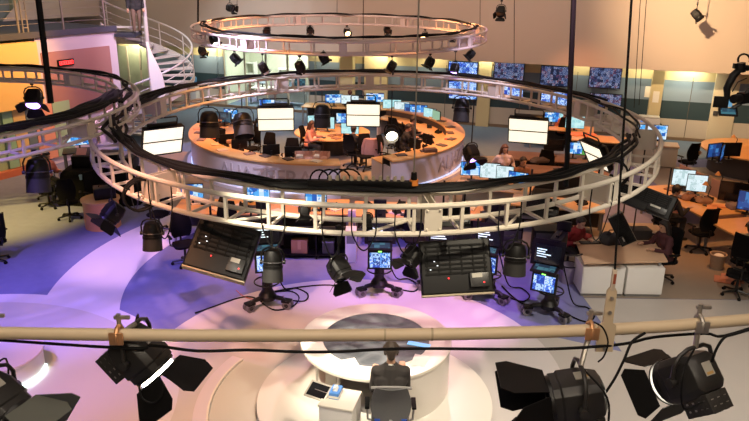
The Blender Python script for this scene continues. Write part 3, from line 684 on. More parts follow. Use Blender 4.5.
# small spotlights on the back ring
for i, (px, py, near, lit, l) in enumerate(((214, 39, True, LAMPW, 'small spotlight glowing white at the left end of the back ring'), (202, 51, True, None, 'small dark spotlight hung under the left end of the back ring'), (235, 58, True, None, 'small dark spotlight under the back ring before the glass room, leftmost there'), (263, 67, True, LAMPP, 'small spotlight glowing violet under the back ring before the glass room'), (300, 66, True, None, 'small dark spotlight under the back ring at the glass room right end'), (323, 57, True, None, 'small dark spotlight under the back ring right of the glass room'), (267, 30, False, None, 'small dark spotlight hung from the far left of the back ring'), (310, 30, False, None, 'small dark spotlight on the far back ring, left of the amber one'), (347, 32, False, LAMPO, 'small amber-lit spotlight hung from the far middle of the back ring'), (387, 30, False, None, 'small dark spotlight on the far back ring, right of the amber one'), (425, 36, False, LAMPO, 'small spotlight with a round warm glow at the far right of the back ring'), (453, 36, False, None, 'small dark spotlight at the far right end of the back ring'), (392, 66, True, None, 'small dark spotlight under the near back ring before a cream pillar'), (430, 62, True, None, 'small dark spotlight under the near right of the back ring'), (455, 68, True, LAMPP, 'small violet spotlight under the near right of the back ring, before a television'), (471, 54, True, LAMPW, 'small spotlight glowing white under the right end of the back ring'))):
    p, hl = ring_item(px, py, near, RB)
    rz, tl = facing(p, (-1.3 + (i % 3) * 1.0, 17 if near else 14.0, 1)); fresnel(l, p, rz + (i % 5 - 2) * 12, min(60, tl + 10), 0.098, lit, (40, 40, 40, 40), 0.55, max(0.02, hl - 0.15), None)
# spotlights hung alone from the roof before the bulkhead
def lone(label, px, py, Y, rz, tilt, s):
    p = PY(px, py, Y); k = fresnel(label, p, rz, tilt, s, None, (30, 40, 30, 40), 0.9, 0.15)
    MB().cone((0, 0, s * 1.5 + 0.1), (0, 0, 8.6 - p.z), 0.012, n=6).build('drop_wire', RUB, k)
    return k
lone('lone dark spotlight with a shadow on the bright right part of the bulkhead', 696, 14, 22.9, 60, 45, 0.125)
lone('lone greenish black spotlight before the middle of the beige bulkhead', 501, 11, 22, -20, 40, 0.125)
lone('twin-headed dark spotlight near the top edge above the back ring', 230, 8, 24.0, 60, 10, 0.11)
# ================================================================ FOREGROUND POLE
def pole_pt(px):
    xs = (-60, 0, 90, 180, 275, 370, 455, 540, 605, 665, 749, 810); ys = (331.5, 333, 334.4, 335.5, 335.6, 335, 334, 332, 329.6, 326.5, 319.5, 313)
    for i in range(len(xs) - 1):
        if xs[i] <= px <= xs[i + 1]:
            t = (px - xs[i]) / (xs[i + 1] - xs[i]); return Pz(px, ys[i] + (ys[i + 1] - ys[i]) * t, 4.2)
PP = [pole_pt(x) for x in range(-60, 811, 15)]
k = thing('lighting_bar', 'long cream pipe crossing the foreground carrying the big spotlights', 'lighting bar', PP[29])
MB(T(*(-PP[29]))).tube(PP, 0.036, 16).build('pipe', POLE, k)
for px in (385, 432):
    p = pole_pt(px) - PP[29]; MB().cone(p + V((-0.006, 0, 0)), p + V((0.006, 0, 0)), 0.0375, n=16).build('joint_ring', mat('pole_seam', (0.45, 0.35, 0.22), 0.5), k)
# vertical hanger plate with turnbuckle and wire rope
p = pole_pt(604)
k = thing('hanger_bracket', 'cream hanger plate and turnbuckle rising from the foreground pipe', 'bracket', p + V((0, -0.04, 0)), 0)
MB().rings([[V((x * w, y, z)) for x, y in ((-1, -0.008), (1, -0.008), (1, 0.008), (-1, 0.008))] for w, z in ((0.05, -0.12), (0.05, 0.05), (0.028, 0.07), (0.028, 0.27), (0.016, 0.29))]).build('plate', POLE, k)
for z in (-0.1, 0.14, 0.23): MB().cone((0, -0.008, z), (0, -0.02, z), 0.012, n=6).build('bolt', ALU, k)
MB().box((0, 0, 0.34), (0.026, 0.02, 0.13)).build('turnbuckle', mat('pale_turnbuckle', (0.66, 0.55, 0.42), 0.5), k, 0.005)
MB().box((0.002, -0.012, 0.35), (0.014, 0.006, 0.06)).build('red_marking', mat('red_brown_mark', (0.35, 0.08, 0.04), 0.5), k)
p_ = k.location; q_ = PY(631.5, 0, p_.y); dx_ = (q_.x - p_.x) / (q_.z - p_.z - 0.4); b = MB(); b.tube([(0, 0, 0.4), (dx_ * 2, 0.0, 2.4), (dx_ * 4, 0, 4.4)], 0.0065, 8); b.build('wire_rope', RUB, k)
# foreground fresnels
def clampset(k, top, m):
    b = MB()
    b.tube([(0, 0.05 * math.cos(t), top + 0.05 * math.sin(t)) for t in [rad(-60 + 30 * i) for i in range(11)]], 0.012, 8)
    b.build('hook_clamp', m, k)
    MB().box((0, -0.05, top), (0.075, 0.012, 0.09)).build('clamp_plate', m, k, 0.004)
    MB().cone((0, 0.0, top + 0.05), (0, 0.0, top + 0.12), 0.016, n=8).build('clamp_bolt', ALU, k)
    MB().cone((-0.05, 0.0, top + 0.085), (0.05, 0.0, top + 0.085), 0.01, n=8).build('wing_nut', ALU, k)
LAMPX = mat('bright_lamp_lens', (0.8, 0.8, 0.8), 0.3, emit=(1, 0.9, 0.72), es=40)
def fore(label, pxp, head, rz, tilt, s, lit, doors, dl, roll=0, m=ALU, doorm=None, lab_back=False):
    p = pole_pt(pxp); q = head
    k = fresnel(label, q, rz, tilt, s, lit, doors, dl, 0, None, roll, True, lab_back, True, FBODY, ALU, doorm)
    top = s * 1.5
    # clamp on the pipe and a short spigot down to the yoke
    pl = RZ(-rz) @ (p - q)
    b = MB(); b.tube([(0, 0, top), V((pl.x * 0.6, pl.y * 0.6, top + (pl.z - top) * 0.6)), (pl.x, pl.y, pl.z - 0.05)], 0.016, 8); b.build('spigot', ALU, k)
    C = T(*pl) @ RZ(-rz)
    b = MB(C); b.tube([(0, 0.052 * math.cos(t), 0.052 * math.sin(t)) for t in [rad(-100 + 31 * i) for i in range(11)]], 0.014, 8); b.build('hook_clamp', m, k)
    MB(C).box((0, -0.048, 0), (0.08, 0.014, 0.075)).build('clamp_plate', COPPER if m is COPPER else ALU, k, 0.004)
    MB(C).cone((0.0, 0.02, 0.05), (0.0, 0.02, 0.12), 0.014, n=8).build('clamp_bolt', ALU, k)
    MB(C).box((0.02, 0.02, 0.1), (0.09, 0.02, 0.02)).build('wing_nut', ALU, k, 0.004)
    b = MB(); b.tube(flow([(0.0, 0, top), (s * 1.6, 0.1, top * 0.7), (s * 1.5, s, -s * 0.6), (s * 0.5, s * 1.3, -s * 0.4)]), 0.006, 6); b.build('safety_cable', RUB, k)
    return k
GDOOR = mat('grey_green_barn_door', (0.12, 0.125, 0.105), 0.5)
fore('black barn-door spotlight with a lit lens hung left on the foreground pipe', 119, PY(138, 352, 3.66), 78, 48, 0.125, LAMPX, (28, 35, 32, 35), 1.7, 0, COPPER)
fore('big black barn-door spotlight with its doors spread left, second from right on the pipe', 590, PY(577, 396, 3.55), -92, 12, 0.135, None, (18, 38, 22, 10), 2.1, 0, COPPER)
fore('black octagonal-backed spotlight with bright lens edge, rightmost on the foreground pipe', 699, PY(690, 376, 3.72), -152, 42, 0.135, LAMPX, (35, 30, 30, 35), 1.15, 0, ALU, None, True)
fore('black spotlight with grey barn door, cut off by the lower left corner', -6, PY(-6, 400, 3.5), 70, 34, 0.13, None, (22, 45, 30, 45), 1.9, 0, ALU, GDOOR)
# mains cable slung along the pipe
b = MB(); pts = []
for px, dy in ((-40, 0), (130, 8), (155, 5), (200, 10), (250, 9), (300, 11), (340, 11), (385, 9), (432, 9), (500, 11), (560, 12), (620, 10), (650, 5), (700, 5), (720, 9), (770, -2)):
    q = pole_pt(px); pts.append(Pz(px, proj(q)[1] + dy, 4.12) + V((0, -0.06, 0)) if True else q)
o = MB().tube(flow(pts, 4), 0.009, 8).build('mains_cable', RUB); tag(o, 'black cable slung along below the foreground pipe', 'cable')
def fcable(label, pts, r=0.008): tag(MB().tube(flow([PY(x, y, Y) for x, y, Y in pts]), r, 8).build('lamp_cable', RUB), label, 'cable')
fcable('black cable curling from the pipe down to the second spotlight from right', [(645, 333, 3.6), (632, 342, 3.55), (624, 360, 3.5), (615, 378, 3.5), (606, 392, 3.5)])
fcable('short thin black loop beside the hanger plate', [(594, 322, 3.6), (603, 328, 3.5), (608, 342, 3.5), (604, 356, 3.5), (598, 362, 3.5)], 0.005)
fcable('black cable running from the rightmost spotlight up to the right edge', [(712, 362, 3.6), (716, 350, 3.6), (724, 338, 3.62), (735, 334, 3.65), (760, 327, 3.7)])
fcable('white looped cable under the left lit spotlight', [(139, 386, 3.45), (142, 398, 3.42), (152, 403, 3.42), (161, 397, 3.42), (164, 384, 3.45)], 0.006)
# ================================================================ PEOPLE
SKIN = mat('skin', (0.52, 0.3, 0.2), 0.55)
EYEM = mat('dark_eye', (0.03, 0.02, 0.02), 0.2)
LIPM = mat('lips', (0.4, 0.14, 0.12), 0.5)
def fused(name, caps, vox, m, parent, it=2, balls=()):
    """one continuous surface from overlapping tapered volumes"""
    b = MB()
    for c in caps: b.capsule(*c)
    for c, r, s in balls: b.ball(c, r, s, 14)
    me = b.mesh(name, smooth=False)
    o = bpy.data.objects.new(name, me); col.objects.link(o)
    r = o.modifiers.new('r', 'REMESH'); r.mode = 'VOXEL'; r.voxel_size = vox; r.use_smooth_shade = True
    sm = o.modifiers.new('s', 'SMOOTH'); sm.factor = 0.5; sm.iterations = it
    dg = bpy.context.evaluated_depsgraph_get()
    me2 = bpy.data.meshes.new_from_object(o.evaluated_get(dg))
    o.modifiers.clear(); o.data = me2; bpy.data.meshes.remove(me); me2.name = name
    me2.materials.clear(); me2.materials.append(m); me2.polygons.foreach_set('use_smooth', [True] * len(me2.polygons))
    if parent: o.parent = parent
    return o
def ik(a, c, l1, l2, hint):
    a, c = V(a), V(c); d = c - a; L = min(d.length, l1 + l2 - 0.005); c = a + d.normalized() * L
    x = (l1 * l1 - l2 * l2 + L * L) / (2 * L); hgt = math.sqrt(max(0, l1 * l1 - x * x))
    u = d.normalized(); h = V(hint) - u * V(hint).dot(u); h.normalize()
    return a + u * x + h * hgt, c
def person(label, loc, rz, pose, top, bottom, hair, hands=None, lean=0, turn=0, nod=0, sc_=1.0, vox=0.014, longhair=False, sleeves=True, group=None, hairm=None, shoes=(0.02, 0.02, 0.02), skin=None, feet=None, collar=False, hint=0.5):
    k = thing('person', label, 'person', loc, rz, group)
    S = lambda p: V(p) * sc_
    sit = pose == 'sit'
    pz = 0.56 if sit else 0.93
    sk = skin or SKIN
    LM_ = T(0, 0, pz) @ RX(lean)           # torso leans toward -y for positive lean
    def tp(x, y, z): return (LM_ @ V((x, y, z)))
    ch = tp(0, 0, 0.36); nk = tp(0, 0.01, 0.5); 
    shl, shr = tp(-0.175, 0, 0.425), tp(0.175, 0, 0.425)
    HM = T(*tp(0, -0.015, 0.66)) @ RZ(turn) @ RX(lean * 0.3 + nod)
    def hp(x, y, z): return HM @ V((x, y, z))
    C = []; B = []
    # trunk
    torso = [(tp(-0.08, 0, -0.02), tp(0.08, 0, -0.02), 0.115, 0.115), (tp(-0.055, 0, 0.12), tp(0.055, 0, 0.12), 0.108, 0.108), (tp(-0.075, 0, 0.3), tp(0.075, 0, 0.3), 0.115, 0.115), (tp(0, 0, 0.0), tp(0, 0, 0.3), 0.12, 0.12), (tp(-0.15, 0.005, 0.415), tp(0.15, 0.005, 0.415), 0.06, 0.06), (tp(-0.13, 0.005, 0.42), tp(0, 0.01, 0.475), 0.055, 0.055), (tp(0.13, 0.005, 0.42), tp(0, 0.01, 0.475), 0.055, 0.055), (tp(0, 0, 0.3), tp(0, 0, 0.44), 0.12, 0.1)]
    C += torso
    C.append((tp(0, 0.01, 0.44), hp(0, 0.015, -0.05), 0.058, 0.052))
    # head with jaw, nose, brow, ears
    B.append((hp(0, 0.015, 0.03), 0.098, (0.8, 1.0, 1.02)))
    C += [(hp(0, -0.02, -0.01), hp(0, -0.05, -0.07), 0.068, 0.04), (hp(0, -0.085, 0.01), hp(0, -0.108, -0.025), 0.011, 0.015), (hp(-0.035, -0.075, 0.035), hp(0.035, -0.075, 0.035), 0.014, 0.014), (hp(-0.022, -0.086, -0.055), hp(0.022, -0.086, -0.055), 0.012, 0.012)]
    for s in (-1, 1): C.append((hp(s * 0.078, 0.01, 0.02), hp(s * 0.08, 0.012, -0.018), 0.016, 0.012))
    # legs
    legs = []
    for s in (-1, 1):
        hipj = V((s * 0.09, 0, pz))
        if feet: an = V(feet[0 if s < 0 else 1])
        elif sit: an = V((s * 0.12, -0.4, 0.09))
        else: an = V((s * 0.1, 0.0 + 0.04 * s, 0.09))
        kn, an = ik(hipj, an, 0.43, 0.42, (s * 0.1, -1, 0.8 if sit else 0.0))
        legs.append((hipj, kn, an))
        C += [(hipj, kn, 0.088, 0.058), (kn, an, 0.056, 0.038), (an + V((0, 0.03, -0.04)), an + V((s * 0.02, -0.15, -0.055)), 0.036, 0.03)]
    # arms and hands
    hands = hands or [(-0.22, -0.32, 0.78), (0.22, -0.32, 0.78)] if sit else (hands or [(-0.27, -0.05, 0.78), (0.27, -0.05, 0.78)])
    arms = []
    for s, sh, hd in ((-1, shl, hands[0]), (1, shr, hands[1])):
        el, wr = ik(sh, hd, 0.29, 0.26, (s * hint, 0.4, -0.9)); arms.append((sh, el, wr))
        C += [(sh, el, 0.055, 0.043), (el, wr, 0.042, 0.028)]
        d = (wr - el).normalized(); side = d.cross(V((0, 0, 1)));
        if side.length < 0.2: side = V((s, 0, 0))
        side.normalize(); dn = side.cross(d).normalized();
        if dn.z > 0: dn = -dn
        pm = wr + d * 0.09
        C += [(wr, wr + d * 0.05, 0.027, 0.03)]
        for i, ln in enumerate((0.068, 0.078, 0.072, 0.055)):
            o_ = side * (-0.03 + 0.02 * i); kb = wr + d * 0.085 + o_; m_ = kb + d * ln * 0.55 + dn * ln * 0.22; e_ = m_ + d * ln * 0.3 + dn * ln * 0.4
            C += [(wr + d * 0.03 + o_ * 0.7, kb, 0.014, 0.0125), (kb, m_, 0.0115, 0.0105), (m_, e_, 0.0105, 0.009)]
        ts = side * (1 if (side.x * s) < 0 else -1)
        t1 = wr + d * 0.05 + ts * 0.045 + dn * 0.012; C += [(wr + d * 0.015 + ts * 0.02, t1, 0.016, 0.0135), (t1, t1 + d * 0.04 + ts * 0.01 + dn * 0.01, 0.0125, 0.0105)]
    scl = lambda L: [(V(a) * sc_, V(b_) * sc_, r0 * sc_, r1 * sc_) for a, b_, r0, r1 in L]
    body = fused('body', scl(C), vox, sk, k, 2, [(V(c) * sc_, r * sc_, s_) for c, r, s_ in B])
    # eyes, mouth
    for s in (-1, 1): MB().ball(S(hp(s * 0.032, -0.082, 0.018)), 0.011 * sc_, n=8).build('eye', EYEM, k)
    MB().capsule(S(hp(-0.018, -0.097, -0.052)), S(hp(0.018, -0.097, -0.052)), 0.006, 0.006, 6).build('mouth', LIPM, k)
    # clothes
    g = 0.02
    sh_c = [(a, b_, r0 + g, r1 + g) for a, b_, r0, r1 in torso]
    if not sit: sh_c.append((tp(-0.08, 0, -0.1), tp(0.08, 0, -0.1), 0.125, 0.125))
    for sh, el, wr in arms:
        if sleeves: sh_c += [(sh, el, 0.07, 0.06), (el, el + (wr - el) * 0.93, 0.058, 0.043)]
        else: sh_c += [(sh, sh + (el - sh) * 0.6, 0.072, 0.066)]
    tm = mat('cloth_%.2f_%.2f_%.2f' % top, top, 0.85, var=0.12, vs=12)
    tops = fused('jacket' if collar else 'shirt', scl(sh_c), vox, tm, k, 6)
    if collar:
        cp = [tp(0.07 * math.sin(t), 0.01 + 0.07 * math.cos(t), 0.50 - 0.035 * (1 - math.cos(t))) for t in [rad(-140 + 28 * i) for i in range(11)]]
        MB().tube([S(q) for q in cp], 0.02, 8).build('collar', tm, tops)
        cp = [tp(0.058 * math.sin(t), 0.008 + 0.058 * math.cos(t), 0.525 - 0.03 * (1 - math.cos(t))) for t in [rad(-150 + 30 * i) for i in range(11)]]
        MB().tube([S(q) for q in cp], 0.013, 8).build('shirt_collar', PAPER, tops)
        b = MB(); b.box(tp(0, 0.137, 0.12), (0.006, 0.006, 0.3), RX(lean)); b.build('back_seam', BLKF, tops)
    bm_ = mat('cloth_%.2f_%.2f_%.2f' % bottom, bottom, 0.85, var=0.12, vs=12)
    tr = [(tp(-0.08, 0, -0.03), tp(0.08, 0, -0.03), 0.128, 0.128)]
    for hj, kn, an in legs: tr += [(hj, kn, 0.1, 0.072), (kn, an + V((0, 0, 0.0)), 0.07, 0.056)]
    fused('trousers', scl(tr), vox, bm_, k, 3)
    for (hj, kn, an), s in zip(legs, (-1, 1)):
        b = MB(); b.capsule(S(an + V((0, 0.035, -0.045))), S(an + V((s * 0.02, -0.16, -0.055))), 0.045 * sc_, 0.036 * sc_); b.build('shoe', mat('shoe_%.2f' % shoes[0], shoes, 0.4), k)
    # hair
    hm = mat('hair_%.2f_%.2f' % (hair[0], hair[2]), hair, 0.55, var=0.4, vs=50)
    HC = [(hp(0, 0.05, 0.05), hp(0, 0.02, 0.08), 0.085, 0.08), (hp(-0.045, 0.02, 0.06), hp(0.045, 0.02, 0.06), 0.062, 0.062), (hp(0, 0.07, 0.02), hp(0, 0.075, -0.03), 0.066, 0.05), (hp(-0.04, -0.045, 0.095), hp(0.045, -0.045, 0.095), 0.03, 0.028)]
    for s in (-1, 1): HC.append((hp(s * 0.066, 0.03, 0.04), hp(s * 0.07, 0.03, -0.01), 0.032, 0.02))
    if longhair:
        HC += [(hp(0, 0.08, 0), hp(0, 0.1, -0.24), 0.08, 0.06), (hp(-0.075, 0.03, 0.03), hp(-0.1, 0.03, -0.22), 0.045, 0.04), (hp(0.075, 0.03, 0.03), hp(0.1, 0.03, -0.22), 0.045, 0.04)]
    fused('hair', scl(HC), vox * 0.9, hm, k, 2)
    return k
# ================================================================ ANCHOR SET
DC = (0.05, 9.22); PC = (0.04, 8.85)
STAGE = mat('stage_cream_gloss', (0.72, 0.68, 0.62), 0.3, var=0.02, vs=2)
k = thing('stage_platform', 'low round cream platform under the presenter desk', 'stage', (*PC, 0))
MB().sector((0, 0), 0.01, 1.66, 0.01, 0.19, 0, 360, 96).build('platform_drum', STAGE, k)
MB().sector((0, 0), 0.01, 1.72, 0.17, 0.20, 0, 360, 96).build('platform_top', STAGE, k, 0.004)
k = thing('curved_step', 'wide curved pale step curving round the left of the round platform', 'step', (*PC, 0))
MB().sector((0, 0), 1.74, 2.42, 0.012, 0.10, 153, 275, 48).build('step_top', mat('step_pale_grey', (0.55, 0.53, 0.47), 0.35), k)
MB().sector((0, 0), 2.43, 2.62, 0.012, 0.13, 153, 275, 48).build('step_rim', mat('step_lilac_rim', (0.66, 0.58, 0.64), 0.3), k, 0.006)
MB().sector((0, 0), 2.40, 2.43, 0.012, 0.14, 153, 275, 48).build('trim_edge', mat('pale_edge_strip', (0.75, 0.7, 0.62), 0.3), k)
# round desk
k = thing('presenter_desk', 'round white presenter desk with a grey glass centre, man seated before it', 'desk', (*DC, 0.2))
MB().sector((0, 0), 0.79, 1.12, 0.71, 0.76, 0, 360, 96).build('desk_top', mat('desk_cream_gloss', (0.8, 0.76, 0.66), 0.25), k, 0.006)
def cloudy():
    m = bpy.data.materials.new('grey_cloud_print_glass'); m.use_nodes = True; nt = m.node_tree; bs = nt.nodes['Principled BSDF']
    tc = nt.nodes.new('ShaderNodeTexCoord'); n = nt.nodes.new('ShaderNodeTexNoise'); n.inputs['Scale'].default_value = 1.6; n.inputs['Detail'].default_value = 8; n.inputs['Distortion'].default_value = 1.2
    mp = nt.nodes.new('ShaderNodeMapping'); mp.inputs['Scale'].default_value = (1.0, 1.5, 1); nt.links.new(tc.outputs['Object'], mp.inputs[0]); nt.links.new(mp.outputs[0], n.inputs['Vector'])
    cr = nt.nodes.new('ShaderNodeValToRGB'); e = cr.color_ramp.elements; e[0].position = 0.35; e[0].color = (0.05, 0.06, 0.07, 1); e[1].position = 0.75; e[1].color = (0.25, 0.28, 0.3, 1)
    nt.links.new(n.outputs['Fac'], cr.inputs[0]); nt.links.new(cr.outputs[0], bs.inputs['Base Color']); bs.inputs['Roughness'].default_value = 0.12
    return m
MB().sector((0, 0), 0.005, 0.785, 0.70, 0.755, 0, 360, 96).build('glass_centre', cloudy(), k)
b = MB(); b.tube([(0.62, 0.3, 0.757), (0.66, 0.12, 0.757), (0.6, 0.02, 0.757)], 0.012, 6); b.build('pink_mark', mat('pink_gloss_mark', (0.8, 0.4, 0.4), 0.4), k)
MB().sector((0, 0), 1.06, 1.10, 0.0, 0.71, -68, 150, 64).build('drum_panel', STAGE, k)
MB().sector((0, 0), 0.72, 0.76, 0.0, 0.70, 175, 222, 16).build('side_panel', mat('grey_desk_panel', (0.42, 0.39, 0.34), 0.5), k)
MB().sector((0, 0), 0.3, 0.34, 0.0, 0.70, 20, 160, 24).build('inner_support', mat('dark_desk_inside', (0.08, 0.07, 0.06), 0.6), k)
b = MB()
for a in (195, 235, 330): b.cone((0.9 * math.cos(rad(a)), 0.9 * math.sin(rad(a)), 0), (0.9 * math.cos(rad(a)), 0.9 * math.sin(rad(a)), 0.71), 0.02, n=8)
b.build('leg', STEEL, k)
MB(T(0.15, -0.42, 0.757)).box((0.48, 0.25, 0.0), (0.34, 0.1, 0.012), RZ(-18)).build('blue_light_inlay', mat('blue_desk_inlay', (0.1, 0.3, 0.5), 0.3, emit=(0.12, 0.5, 0.9), es=0.8), k)
for x, y, r, l in ((-0.35, -0.75, 20, 'white script sheet on the left of the round presenter desk'), (0.62, -0.62, -15, 'white script sheet on the right rim of the round presenter desk')):
    o = MB().box((0, 0, 0), (0.21, 0.297, 0.004)).build('script_sheet', PAPER); o.location = (DC[0] + x, DC[1] + y, 0.964); o.rotation_euler = (0, 0, rad(r)); tag(o, l, 'paper')
# presenter chair
def office_chair(label, loc, rz, cb=BLKF, frame=BLKM, arms=True, seat_h=0.47, back_h=0.56, group=None, back_w=0.46, pan=None):
    k = thing('office_chair', label, 'chair', loc, rz, group)
    b = MB()
    for i in range(5):
        a = rad(90 + 72 * i); b.tube([(0, 0, 0.11), (0.28 * math.cos(a), 0.28 * math.sin(a), 0.075)], [0.028, 0.018], 6)
    b.cone((0, 0, 0.085), (0, 0, 0.14), 0.045, n=10); b.build('star_base', frame, k)
    for i in range(5):
        a = rad(90 + 72 * i); x, y = 0.28 * math.cos(a), 0.28 * math.sin(a)
        b = MB(RZ(90 + 72 * i)); b.cone((0.28, -0.025, 0.032), (0.28, 0.025, 0.032), 0.032, n=10); b.cone((0.28, 0, 0.04), (0.28, 0, 0.08), 0.01, n=6); b.build('caster', RUB, k)
    MB().cone((0, 0, 0.12), (0, 0, seat_h - 0.05), 0.027, n=10).build('gas_column', frame, k)
    b = MB(); rs = []
    for z, q in ((-0.045, 0.86), (-0.03, 0.97), (0.0, 1.0), (0.02, 0.96), (0.03, 0.8)):
        rs.append([V((0.245 * q * math.copysign(abs(math.cos(t)) ** 0.5, math.cos(t)), 0.235 * q * math.copysign(abs(math.sin(t)) ** 0.5, math.sin(t)), seat_h + z)) for t in [2 * PI * i / 20 for i in range(20)]])
    b.rings(rs); b.build('seat', cb, k)
    b = MB(); rs = []
    for i in range(9):
        t = i / 8; z = seat_h + 0.1 + back_h * t; w = back_w / 2 * (0.82 + 0.18 * math.sin(PI * min(1, t * 1.2))) * (0.9 if i in (0, 8) else 1); y = 0.22 + 0.05 * t - 0.05 * math.sin(PI * t)
        rs.append([V((x * w, y + 0.04 * (abs(x) ** 2) * -1 + d, z)) for x, d in ((-1, 0), (-0.5, 0), (0, 0), (0.5, 0), (1, 0), (1, 0.035), (0.5, 0.04), (0, 0.045), (-0.5, 0.04), (-1, 0.035))])
    b.rings(rs); b.build('backrest', pan or cb, k)
    b = MB(); b.tube([(0, 0.05, seat_h - 0.05), (0, 0.27, seat_h - 0.03), (0, 0.29, seat_h + 0.06), (0, 0.275, seat_h + 0.14)], 0.022, 8); b.build('back_support', frame, k)
    if arms:
        for s in (-1, 1):
            b = MB(); b.tube([(s * 0.2, 0.05, seat_h - 0.04), (s * 0.29, 0.05, seat_h), (s * 0.3, 0.05, seat_h + 0.19)], 0.016, 6); b.build('arm_post', frame, k)
            MB().box((s * 0.3, 0.0, seat_h + 0.205), (0.06, 0.24, 0.03)).build('armrest', RUB, k, 0.008)
    return k
AP = Pz(391, 384, 1.18); AX, AY = AP.x, 7.82
ch = office_chair('grey-backed office chair under the presenter on the round platform', (AX, AY - 0.12, 0.2), 180, mat('grey_chair_mesh', (0.11, 0.11, 0.11), 0.7, var=0.2, vs=80), mat('grey_chair_frame', (0.3, 0.29, 0.28), 0.4), True, 0.47, 0.5, None, 0.52)
b = MB(); b.tube([(-0.25, 0.225, 1.05), (-0.1, 0.262, 1.085), (0.1, 0.262, 1.085), (0.25, 0.225, 1.05)], 0.018, 8); b.build('top_rail', mat('grey_chair_frame', (0.3, 0.29, 0.28), 0.4), ch)
for s in (-1, 1): MB().box((s * 0.17, 0.285, 0.62), (0.07, 0.012, 0.03), RZ(0)).build('blue_lumbar_tab', mat('blue_tab', (0.03, 0.1, 0.5), 0.5), ch)
person('person in a dark suit seated at the round white desk, seen from behind', (AX, AY, 0.2), 180, 'sit', (0.035, 0.03, 0.028), (0.03, 0.028, 0.03), (0.05, 0.035, 0.025), [(-0.17, -0.4, 0.8), (0.19, -0.36, 0.78)], 8, 0, 8, 1.06, 0.009, collar=True, hint=0.12)
# small white pedestal with tissues, tablet
q = Pz(338, 398, 0.93)
k = thing('pedestal_box', 'tall white box table standing left of the presenter chair', 'pedestal', (q.x, q.y - 0.02, 0.2), -14)
MB().box((0.03, 0, 0.36), (0.44, 0.42, 0.72)).build('box_body', WHITE, k, 0.006)
MB().box((0.03, 0, 0.735), (0.46, 0.44, 0.03)).build('box_top', mat('cream_box_top', (0.74, 0.7, 0.6), 0.4), k, 0.006)
t = thing('tissue_box', 'small blue and white tissue box on the white box table', 'tissue box', (q.x - 0.03, q.y + 0.03, 0.952), -14)
MB().box((0, 0, 0.045), (0.13, 0.2, 0.09)).build('carton', mat('tissue_blue', (0.08, 0.25, 0.65), 0.6), t, 0.004)
MB().box((0, 0, 0.03), (0.133, 0.203, 0.035)).build('white_band', PAPER, t)
b = MB(); b.rings([[V((-0.035, -0.05, 0.085)), V((0.035, -0.05, 0.085)), V((0.03, 0.05, 0.085)), V((-0.03, 0.05, 0.085))], [V((-0.02, -0.06, 0.13)), V((0.03, -0.03, 0.15)), V((0.01, 0.04, 0.14)), V((-0.03, 0.03, 0.12))]]); b.build('tissue', PAPER, t)
t = thing('tilted_monitor', 'small silver-framed tablet screen leaning at the left of the tissue box', 'tablet', (q.x - 0.26, q.y + 0.08, 0.93), -28)
MB(T(0, 0, 0.05) @ RX(-62)).box((0, 0, 0), (0.32, 0.02, 0.24)).build('bezel', ALU, t, 0.004)
MB(T(0, 0, 0.05) @ RX(-62)).box((0, -0.0105, 0), (0.27, 0.003, 0.19)).build('screen', S_OFF, t)
MB().box((0.05, 0.02, 0.035), (0.2, 0.05, 0.06)).build('stand', ALU, t)
# round podium at the far left of the set
k = thing('round_podium', 'round pinkish podium with a glowing side at the left edge', 'podium', (Pz(-2, 352, 0.4).x, Pz(-2, 352, 0.4).y, 0.012))
MB().sector((0, 0), 0.01, 0.66, 0.36, 0.4, 0, 360, 64).build('podium_top', mat('podium_pink_white', (0.7, 0.6, 0.62), 0.3), k, 0.006)
MB().sector((0, 0), 0.01, 0.63, 0.0, 0.36, 0, 360, 64).build('podium_side', WHITE, k)
MB().sector((0, 0), 0.63, 0.66, 0.0, 0.05, -60, 20, 24).build('light_strip', mat('cool_light_strip', (0.8, 0.9, 0.9), 0.4, emit=(0.75, 1, 0.95), es=6), k)
